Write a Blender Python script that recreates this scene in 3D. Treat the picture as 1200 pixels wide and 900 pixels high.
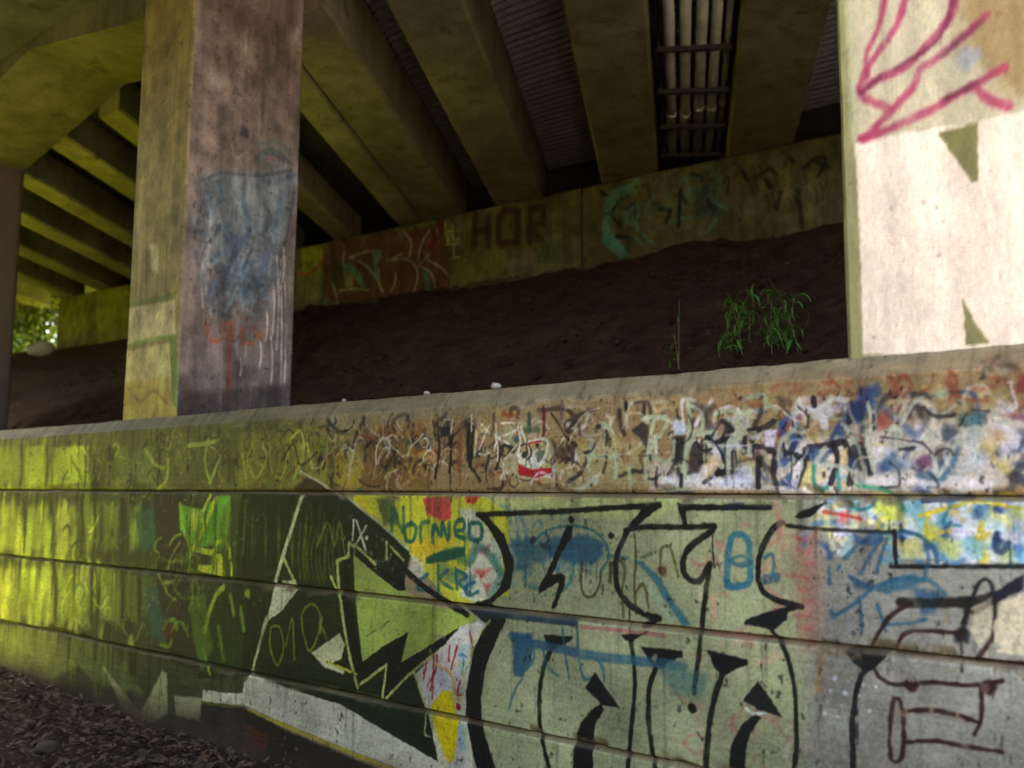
import bpy, bmesh, math, random
import numpy as np
from mathutils import Vector, Matrix

for o in list(bpy.data.objects): bpy.data.objects.remove(o)
SC = bpy.context.scene
COL = SC.collection
R = math.radians

# ------------------------------------------------------------------ camera
EYE = np.array([0.0, -3.5, 1.6])
TH, TI, RO = R(39.82), R(6.56), R(.40)
fw = np.array([-math.sin(TH)*math.cos(TI), math.cos(TH)*math.cos(TI), math.sin(TI)])
rt = np.array([math.cos(TH), math.sin(TH), 0.]); up = np.cross(rt, fw)
rt2 = math.cos(RO)*rt + math.sin(RO)*up; up2 = np.cross(rt2, fw)
cd = bpy.data.cameras.new('camera'); cam = bpy.data.objects.new('camera', cd); COL.objects.link(cam)
M = Matrix.Identity(4)
for i in range(3):
    M[i][0] = rt2[i]; M[i][1] = up2[i]; M[i][2] = -fw[i]; M[i][3] = EYE[i]
cam.matrix_world = M
cd.sensor_fit = 'HORIZONTAL'; cd.sensor_width = 36.0; cd.lens = 36.0*1110/1200
cd.clip_start = .05; cd.clip_end = 2000
cd.dof.use_dof = True; cd.dof.focus_distance = 4.9; cd.dof.aperture_fstop = (cd.lens/1000)/.024
SC.camera = cam

# ------------------------------------------------------------------ sky, sun, exposure
SUN_EL, SUN_AZ = R(62), R(-82)            # azimuth clockwise from +Y
S = Vector((math.sin(SUN_AZ)*math.cos(SUN_EL), math.cos(SUN_AZ)*math.cos(SUN_EL), math.sin(SUN_EL)))
w = bpy.data.worlds.new('World'); SC.world = w; w.use_nodes = True
nt = w.node_tree; bgn = nt.nodes['Background']
sk = nt.nodes.new('ShaderNodeTexSky'); sk.sky_type = 'NISHITA'; sk.sun_disc = False
sk.sun_elevation = SUN_EL; sk.sun_rotation = SUN_AZ; sk.dust_density = 4.0; sk.air_density = 1.0; sk.ozone_density = .6
nt.links.new(sk.outputs[0], bgn.inputs[0]); bgn.inputs[1].default_value = .14
sl = bpy.data.lights.new('sun', 'SUN'); sl.energy = 5.0; sl.angle = R(.5); sl.color = (1., .95, .86)
so = bpy.data.objects.new('sun', sl); COL.objects.link(so); so.rotation_euler = S.to_track_quat('Z', 'Y').to_euler()
so.location = (-10, 0, 20)
SC.view_settings.view_transform = 'Standard'; SC.view_settings.look = 'None'
SC.view_settings.exposure = 3.6
SC.view_settings.use_white_balance = True; SC.view_settings.white_balance_temperature = 7600; SC.view_settings.gamma = 1.0
SC.cycles.use_denoising = True
SC.cycles.max_bounces = 8; SC.cycles.diffuse_bounces = 5
SC.cycles.sample_clamp_indirect = 8.0

# ------------------------------------------------------------------ helpers
rng = np.random.default_rng(11)
random.seed(5)
def srgb(c):
    c = np.asarray(c, float)/255.
    return np.where(c <= .04045, c/12.92, ((c+.055)/1.055)**2.4)

def noise2(h, w, ch, cw, seed):
    """value noise h x w with cells of ch x cw pixels, about -1..1, smooth"""
    g = np.random.default_rng(seed).uniform(-1, 1, (int(h/ch)+4, int(w/cw)+4))
    y = np.arange(h)/ch; x = np.arange(w)/cw
    yi = y.astype(int); xi = x.astype(int); fy = y-yi; fx = x-xi
    fy = (fy*fy*(3-2*fy))[:, None]; fx = (fx*fx*(3-2*fx))[None]
    a = g[yi][:, xi]; b = g[yi][:, xi+1]; c = g[yi+1][:, xi]; d = g[yi+1][:, xi+1]
    return (a*(1-fx)+b*fx)*(1-fy) + (c*(1-fx)+d*fx)*fy
def fbm(h, w, ch, cw, seed, n=4):
    o = np.zeros((h, w)); a = 1.; t = 0
    for k in range(n):
        o += a*noise2(h, w, max(ch/2**k, 1), max(cw/2**k, 1), seed+k*17); t += a; a *= .55
    return o/t*1.6

class Canvas:
    """paint of one flat surface, in metres on that surface; u along, v up"""
    def __init__(s, u0, u1, v0, v1, res, base):
        s.u0, s.v0, s.res = u0, v0, res
        s.w = int((u1-u0)/res)+1; s.h = int((v1-v0)/res)+1
        s.a = np.empty((s.h, s.w, 3)); s.a[:] = base
        s.wob = fbm(s.h, s.w, .025/res, .025/res, 3, 3)
        s.wob2 = fbm(s.h, s.w, .09/res, .06/res, 7, 4)
        s.U = s.u0+np.arange(s.w)*res; s.V = s.v0+np.arange(s.h)*res
    def win(s, p, m):
        x0, y0 = (p.min(0)-m-(s.u0, s.v0))/s.res; x1, y1 = (p.max(0)+m-(s.u0, s.v0))/s.res
        x0 = max(int(x0), 0); y0 = max(int(y0), 0); x1 = min(int(x1)+2, s.w); y1 = min(int(y1)+2, s.h)
        return (x0, x1, y0, y1) if x1 > x0 and y1 > y0 else None
    def blend(s, W, al, col):
        x0, x1, y0, y1 = W
        r = s.a[y0:y1, x0:x1]; r += al[..., None]*(np.asarray(col, float)-r)
    def segd(s, W, a, b):
        x0, x1, y0, y1 = W
        X = s.U[x0:x1][None]-a[0]; Y = s.V[y0:y1][:, None]-a[1]; d = b-a; L = d@d+1e-12
        t = np.clip((X*d[0]+Y*d[1])/L, 0, 1)
        return np.hypot(X-t*d[0], Y-t*d[1])
    def stroke(s, p, wd, col, soft, al, sm=1):
        p = np.asarray(p, float)
        if sm and len(p) > 2:
            q = np.vstack([2*p[0]-p[1], p, 2*p[-1]-p[-2]]); o = []
            for k in range(len(p)-1):
                p0, p1, p2, p3 = q[k:k+4]
                for t in (0, .25, .5, .75):
                    o.append(.5*((2*p1)+(p2-p0)*t+(2*p0-5*p1+4*p2-p3)*t*t+(3*p1-p0-3*p2+p3)*t**3))
            p = np.array(o+[p[-1]])
        m = wd/2+soft*1.5+.006
        W = s.win(p, m)
        if not W: return
        x0, x1, y0, y1 = W
        D = np.full((y1-y0, x1-x0), 9.)
        for k in range(len(p)-1):
            w2 = s.win(p[k:k+2], m)
            if not w2: continue
            sl_ = (slice(w2[2]-y0, w2[3]-y0), slice(w2[0]-x0, w2[1]-x0))
            D[sl_] = np.minimum(D[sl_], s.segd(w2, p[k], p[k+1]))
        D = D+s.wob[y0:y1, x0:x1]*(.0022+.12*soft)
        s.blend(W, al*np.clip((wd/2-D)/soft+.5, 0, 1)*np.clip(.95+.3*s.wob2[y0:y1, x0:x1], .45, 1), col)
    def dot(s, p, r, col, soft, al):
        p = np.array([p, p], float); W = s.win(p, r+soft*1.5+.006)
        if not W: return
        x0, x1, y0, y1 = W
        D = s.segd(W, p[0], p[1]+1e-6)+s.wob[y0:y1, x0:x1]*(.003+.35*soft)
        s.blend(W, al*np.clip((r-D)/soft+.5, 0, 1), col)
    def poly(s, p, col, soft, al):
        p = np.asarray(p, float); W = s.win(p, soft*1.5+.006)
        if not W: return
        x0, x1, y0, y1 = W
        X = s.U[x0:x1][None]; Y = s.V[y0:y1][:, None]
        ins = np.zeros((y1-y0, x1-x0), bool); D = np.full(ins.shape, 9.)
        for k in range(len(p)):
            a, b = p[k], p[(k+1) % len(p)]
            D = np.minimum(D, s.segd(W, a, b))
            if abs(b[1]-a[1]) > 1e-9:
                c = ((a[1] > Y) != (b[1] > Y)) & (X < (b[0]-a[0])*(Y-a[1])/(b[1]-a[1])+a[0]); ins ^= c
        D = np.where(ins, -D, D)+s.wob[y0:y1, x0:x1]*(.0025+.15*soft)
        s.blend(W, al*np.clip(-D/soft+.5, 0, 1), col)
    def play(s, text, drips=False):
        rd = random.Random(77)
        for ln in text.strip().splitlines():
            f = ln.split(';'); col = [int(x) for x in f[1].split(',')]
            p = np.array([int(x) for x in f[-1].split()], float).reshape(-1, 2)/1000.
            v = [int(x) for x in f[2:-1]]
            if f[0] == 's':
                s.stroke(p, v[0]/1000, col, v[1]/1000, v[2]/100, v[3])
                if drips and v[0] > 16 and rd.random() < .35:
                    q = p[rd.randrange(len(p))]; L = rd.uniform(.04, .2)
                    s.stroke([q, (q[0]+rd.uniform(-.004, .004), q[1]-L/2), (q[0]+rd.uniform(-.006, .006), q[1]-L)], rd.uniform(.005, .009), col, .004, .75)
            elif f[0] == 'p': s.poly(p, col, v[0]/1000, v[1]/100)
            else: s.dot(p[0], v[0]/1000, col, v[1]/1000, v[2]/100)
    def sample(s, u, v):
        x = np.clip((np.asarray(u)-s.u0)/s.res, 0, s.w-1.001); y = np.clip((np.asarray(v)-s.v0)/s.res, 0, s.h-1.001)
        xi = x.astype(int); yi = y.astype(int); fx = (x-xi)[..., None]; fy = (y-yi)[..., None]
        a = s.a
        return (a[yi, xi]*(1-fx)+a[yi, xi+1]*fx)*(1-fy)+(a[yi+1, xi]*(1-fx)+a[yi+1, xi+1]*fx)*fy

# ------------------------------------------------------------------ materials
def nodes(name):
    m = bpy.data.materials.new(name); m.use_nodes = True
    t = m.node_tree; b = t.nodes['Principled BSDF']
    return m, t, b
def N(t, typ, **k):
    n = t.nodes.new(typ)
    for a, v in k.items(): setattr(n, a, v)
    return n
def tex(t, scale, detail=5, rough=.6, stretch=None):
    n = N(t, 'ShaderNodeTexNoise'); n.inputs['Scale'].default_value = scale; n.inputs['Detail'].default_value = detail; n.inputs['Roughness'].default_value = rough
    g = N(t, 'ShaderNodeNewGeometry'); mp = N(t, 'ShaderNodeMapping'); t.links.new(g.outputs['Position'], mp.inputs[0])
    if stretch: mp.inputs['Scale'].default_value = stretch
    t.links.new(mp.outputs[0], n.inputs['Vector']); return n
def ramp(t, src, a, b, c0, c1):
    r = N(t, 'ShaderNodeValToRGB'); r.color_ramp.elements[0].position = a; r.color_ramp.elements[1].position = b
    r.color_ramp.elements[0].color = (*c0, 1); r.color_ramp.elements[1].color = (*c1, 1)
    t.links.new(src, r.inputs[0]); return r.outputs[0]
def mix(t, f, a, b, mode='MIX'):
    n = N(t, 'ShaderNodeMix', data_type='RGBA', blend_type=mode)
    for v, k in ((f, 0), (a, 6), (b, 7)):
        if isinstance(v, (int, float)): n.inputs[k].default_value = v
        elif isinstance(v, tuple): n.inputs[k].default_value = (*v, 1)
        else: t.links.new(v, n.inputs[k])
    return n.outputs[2]
def bump(t, b, src, st, dist):
    n = N(t, 'ShaderNodeBump'); n.inputs['Strength'].default_value = st; n.inputs['Distance'].default_value = dist
    t.links.new(src, n.inputs['Height']); t.links.new(n.outputs[0], b.inputs['Normal'])

def painted_concrete(name):
    m, t, b = nodes(name)
    at = N(t, 'ShaderNodeAttribute', attribute_name='paint')
    fine = tex(t, 160, 4); mid = tex(t, 22, 6)
    v = ramp(t, fine.outputs[0], .3, .7, (.9, .9, .9), (1.07, 1.07, 1.07))
    t.links.new(mix(t, 1., at.outputs['Color'], v, 'MULTIPLY'), b.inputs['Base Color'])
    r = N(t, 'ShaderNodeMapRange'); r.inputs['To Min'].default_value = .5; r.inputs['To Max'].default_value = .9
    t.links.new(mid.outputs[0], r.inputs[0]); t.links.new(r.outputs[0], b.inputs['Roughness'])
    b.inputs['Specular IOR Level'].default_value = .35
    ad = N(t, 'ShaderNodeMath', operation='ADD'); t.links.new(fine.outputs[0], ad.inputs[0]); t.links.new(mid.outputs[0], ad.inputs[1])
    bump(t, b, ad.outputs[0], .5, .004)
    return m
def concrete(name, c, dark=.55, streak=True):
    m, t, b = nodes(name)
    big = tex(t, 1.3, 6); sm = tex(t, 30, 6); st = tex(t, 4, 5, .6, (1, 1, .12) if streak else (1, 1, 1)); pit = tex(t, 9, 8, .75)
    c2 = tuple(x*dark for x in c)
    k = mix(t, ramp(t, big.outputs[0], .35, .65, (0, 0, 0), (1, 1, 1)), c2, c)
    k = mix(t, .8, k, ramp(t, st.outputs[0], .35, .62, (.62, .6, .55), (1, 1, 1)), 'MULTIPLY')
    k = mix(t, .8, k, ramp(t, sm.outputs[0], .3, .7, (.75, .75, .75), (1.1, 1.1, 1.1)), 'MULTIPLY')
    sp = tex(t, 2.6, 9, .7); k = mix(t, .85, k, ramp(t, sp.outputs[0], .54, .66, (1, 1, 1), (.35, .34, .32)), 'MULTIPLY')
    k = mix(t, ramp(t, pit.outputs[0], .66, .72, (0, 0, 0), (1, 1, 1)), k, tuple(x*.3 for x in c))
    t.links.new(k, b.inputs['Base Color']); b.inputs['Roughness'].default_value = .9; b.inputs['Specular IOR Level'].default_value = .25
    bump(t, b, sm.outputs[0], .6, .006)
    return m
def plain(name, c, rough=.6, metal=0., var=.25, sc=12):
    m, t, b = nodes(name)
    n = tex(t, sc, 6)
    k = mix(t, 1., c, ramp(t, n.outputs[0], .3, .7, (1-var,)*3, (1+var,)*3), 'MULTIPLY')
    t.links.new(k, b.inputs['Base Color']); b.inputs['Roughness'].default_value = rough; b.inputs['Metallic'].default_value = metal
    return m
MP = painted_concrete('painted_concrete')
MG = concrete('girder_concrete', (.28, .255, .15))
MGO = concrete('old_beam_concrete', (.34, .32, .18))  # lighter than the girders, yellow light on these beams put into the colour
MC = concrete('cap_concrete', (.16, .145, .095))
MD = concrete('deck_underside_concrete', (.07, .065, .06))  # shade of the gaps between beams put into this dark tone
MPAN = plain('galvanised_deck_sheet', (.26, .26, .265), .6, .1)
MPIPE = plain('grey_conduit', (.55, .53, .46), .5, 0, .3, 5)
MBAR = plain('dark_steel', (.05, .05, .055), .6, .3)
def soil(name, c0, c1):
    m, t, b = nodes(name)
    n = tex(t, 6, 10, .7); f = tex(t, 60, 6, .7)
    k = mix(t, ramp(t, n.outputs[0], .35, .65, (0, 0, 0), (1, 1, 1)), c0, c1)
    k = mix(t, .9, k, ramp(t, f.outputs[0], .3, .7, (.5, .5, .5), (1.3, 1.3, 1.3)), 'MULTIPLY')
    t.links.new(k, b.inputs['Base Color']); b.inputs['Roughness'].default_value = 1.; b.inputs['Specular IOR Level'].default_value = .1
    ad = N(t, 'ShaderNodeMath', operation='ADD'); t.links.new(n.outputs[0], ad.inputs[0]); t.links.new(f.outputs[0], ad.inputs[1])
    bump(t, b, ad.outputs[0], .8, .03)
    return m
MBANK = soil('bank_soil', (.040, .020, .009), (.10, .054, .027))
def ground_mat():
    m, t, b = nodes('ground_soil_grass_gravel')
    g = N(t, 'ShaderNodeNewGeometry'); sx = N(t, 'ShaderNodeSeparateXYZ'); t.links.new(g.outputs['Position'], sx.inputs[0])
    n = tex(t, .8, 6); f = tex(t, 14, 8, .7)
    def edge(x0, x1):
        a = N(t, 'ShaderNodeMath', operation='MULTIPLY_ADD'); a.inputs[1].default_value = 2.; t.links.new(n.outputs[0], a.inputs[0]); t.links.new(sx.outputs[0], a.inputs[2])
        r = N(t, 'ShaderNodeMapRange'); r.inputs['From Min'].default_value = x0+1; r.inputs['From Max'].default_value = x1+1; t.links.new(a.outputs[0], r.inputs[0]); return r.outputs[0]
    var = ramp(t, f.outputs[0], .3, .7, (.6, .6, .6), (1.3, 1.3, 1.3))
    k = mix(t, edge(-8.8, -8.4), (.34, .37, .03), (.035, .025, .018))
    k = mix(t, edge(1.2, 2.0), k, (.46, .42, .37))
    k = mix(t, 1., k, var, 'MULTIPLY')
    t.links.new(k, b.inputs['Base Color']); b.inputs['Roughness'].default_value = 1.; b.inputs['Specular IOR Level'].default_value = .1
    bump(t, b, f.outputs[0], .8, .04)
    return m
MGR = ground_mat()

# ------------------------------------------------------------------ mesh helpers
def tag(o, label=None, cat=None, group=None, kind=None):
    for k, v in (('label', label), ('category', cat), ('group', group), ('kind', kind)):
        if v: o[k] = v
    return o
def link(name, me, mat, parent=None, smooth=False):
    o = bpy.data.objects.new(name, me); COL.objects.link(o)
    if mat and not me.materials: me.materials.append(mat)
    if smooth and len(me.polygons): me.polygons.foreach_set('use_smooth', [True]*len(me.polygons))
    if parent: o.parent = parent
    return o
def empty(name, loc=(0, 0, 0)):
    o = bpy.data.objects.new(name, None); COL.objects.link(o); o.location = loc; o.empty_display_size = .2
    return o
def child(o, parent):
    o.parent = parent; o.matrix_parent_inverse = Matrix.Translation(-Vector(parent.location)); return o
def grid_mesh(name, P, col=None):
    """P: rows x cols x 3 array"""
    r, c = P.shape[:2]
    me = bpy.data.meshes.new(name)
    idx = np.arange(r*c).reshape(r, c)
    q = np.stack([idx[:-1, :-1], idx[:-1, 1:], idx[1:, 1:], idx[1:, :-1]], -1).reshape(-1, 4)
    n = len(q)
    me.vertices.add(r*c); me.vertices.foreach_set('co', P.reshape(-1).astype(np.float32))
    me.loops.add(n*4); me.loops.foreach_set('vertex_index', q.reshape(-1).astype(np.int32))
    me.polygons.add(n); me.polygons.foreach_set('loop_start', (np.arange(n)*4).astype(np.int32))
    me.polygons.foreach_set('loop_total', np.full(n, 4, np.int32))
    me.update(calc_edges=True)
    if col is not None:
        a = me.color_attributes.new('paint', 'FLOAT_COLOR', 'POINT')
        c4 = np.ones((r*c, 4), np.float32); c4[:, :3] = srgb(np.clip(col.reshape(-1, 3), 0, 255)); a.data.foreach_set('color', c4.reshape(-1))
    return me
def poly_mesh(name, vs, fs):
    me = bpy.data.meshes.new(name); me.from_pydata([tuple(map(float, v)) for v in vs], [], fs); me.update(); return me
def extrude_mesh(name, sections):
    """sections: list of rings (same count) -> closed prism"""
    n = len(sections[0]); vs = [v for s_ in sections for v in s_]; fs = []
    for k in range(len(sections)-1):
        for i in range(n):
            j = (i+1) % n; fs.append((k*n+i, k*n+j, (k+1)*n+j, (k+1)*n+i))
    fs.append(tuple(range(n))[::-1]); fs.append(tuple(range((len(sections)-1)*n, len(sections)*n)))
    me = poly_mesh(name, vs, fs)
    bm = bmesh.new(); bm.from_mesh(me); bmesh.ops.recalc_face_normals(bm, faces=bm.faces); bm.to_mesh(me); bm.free(); return me

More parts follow.
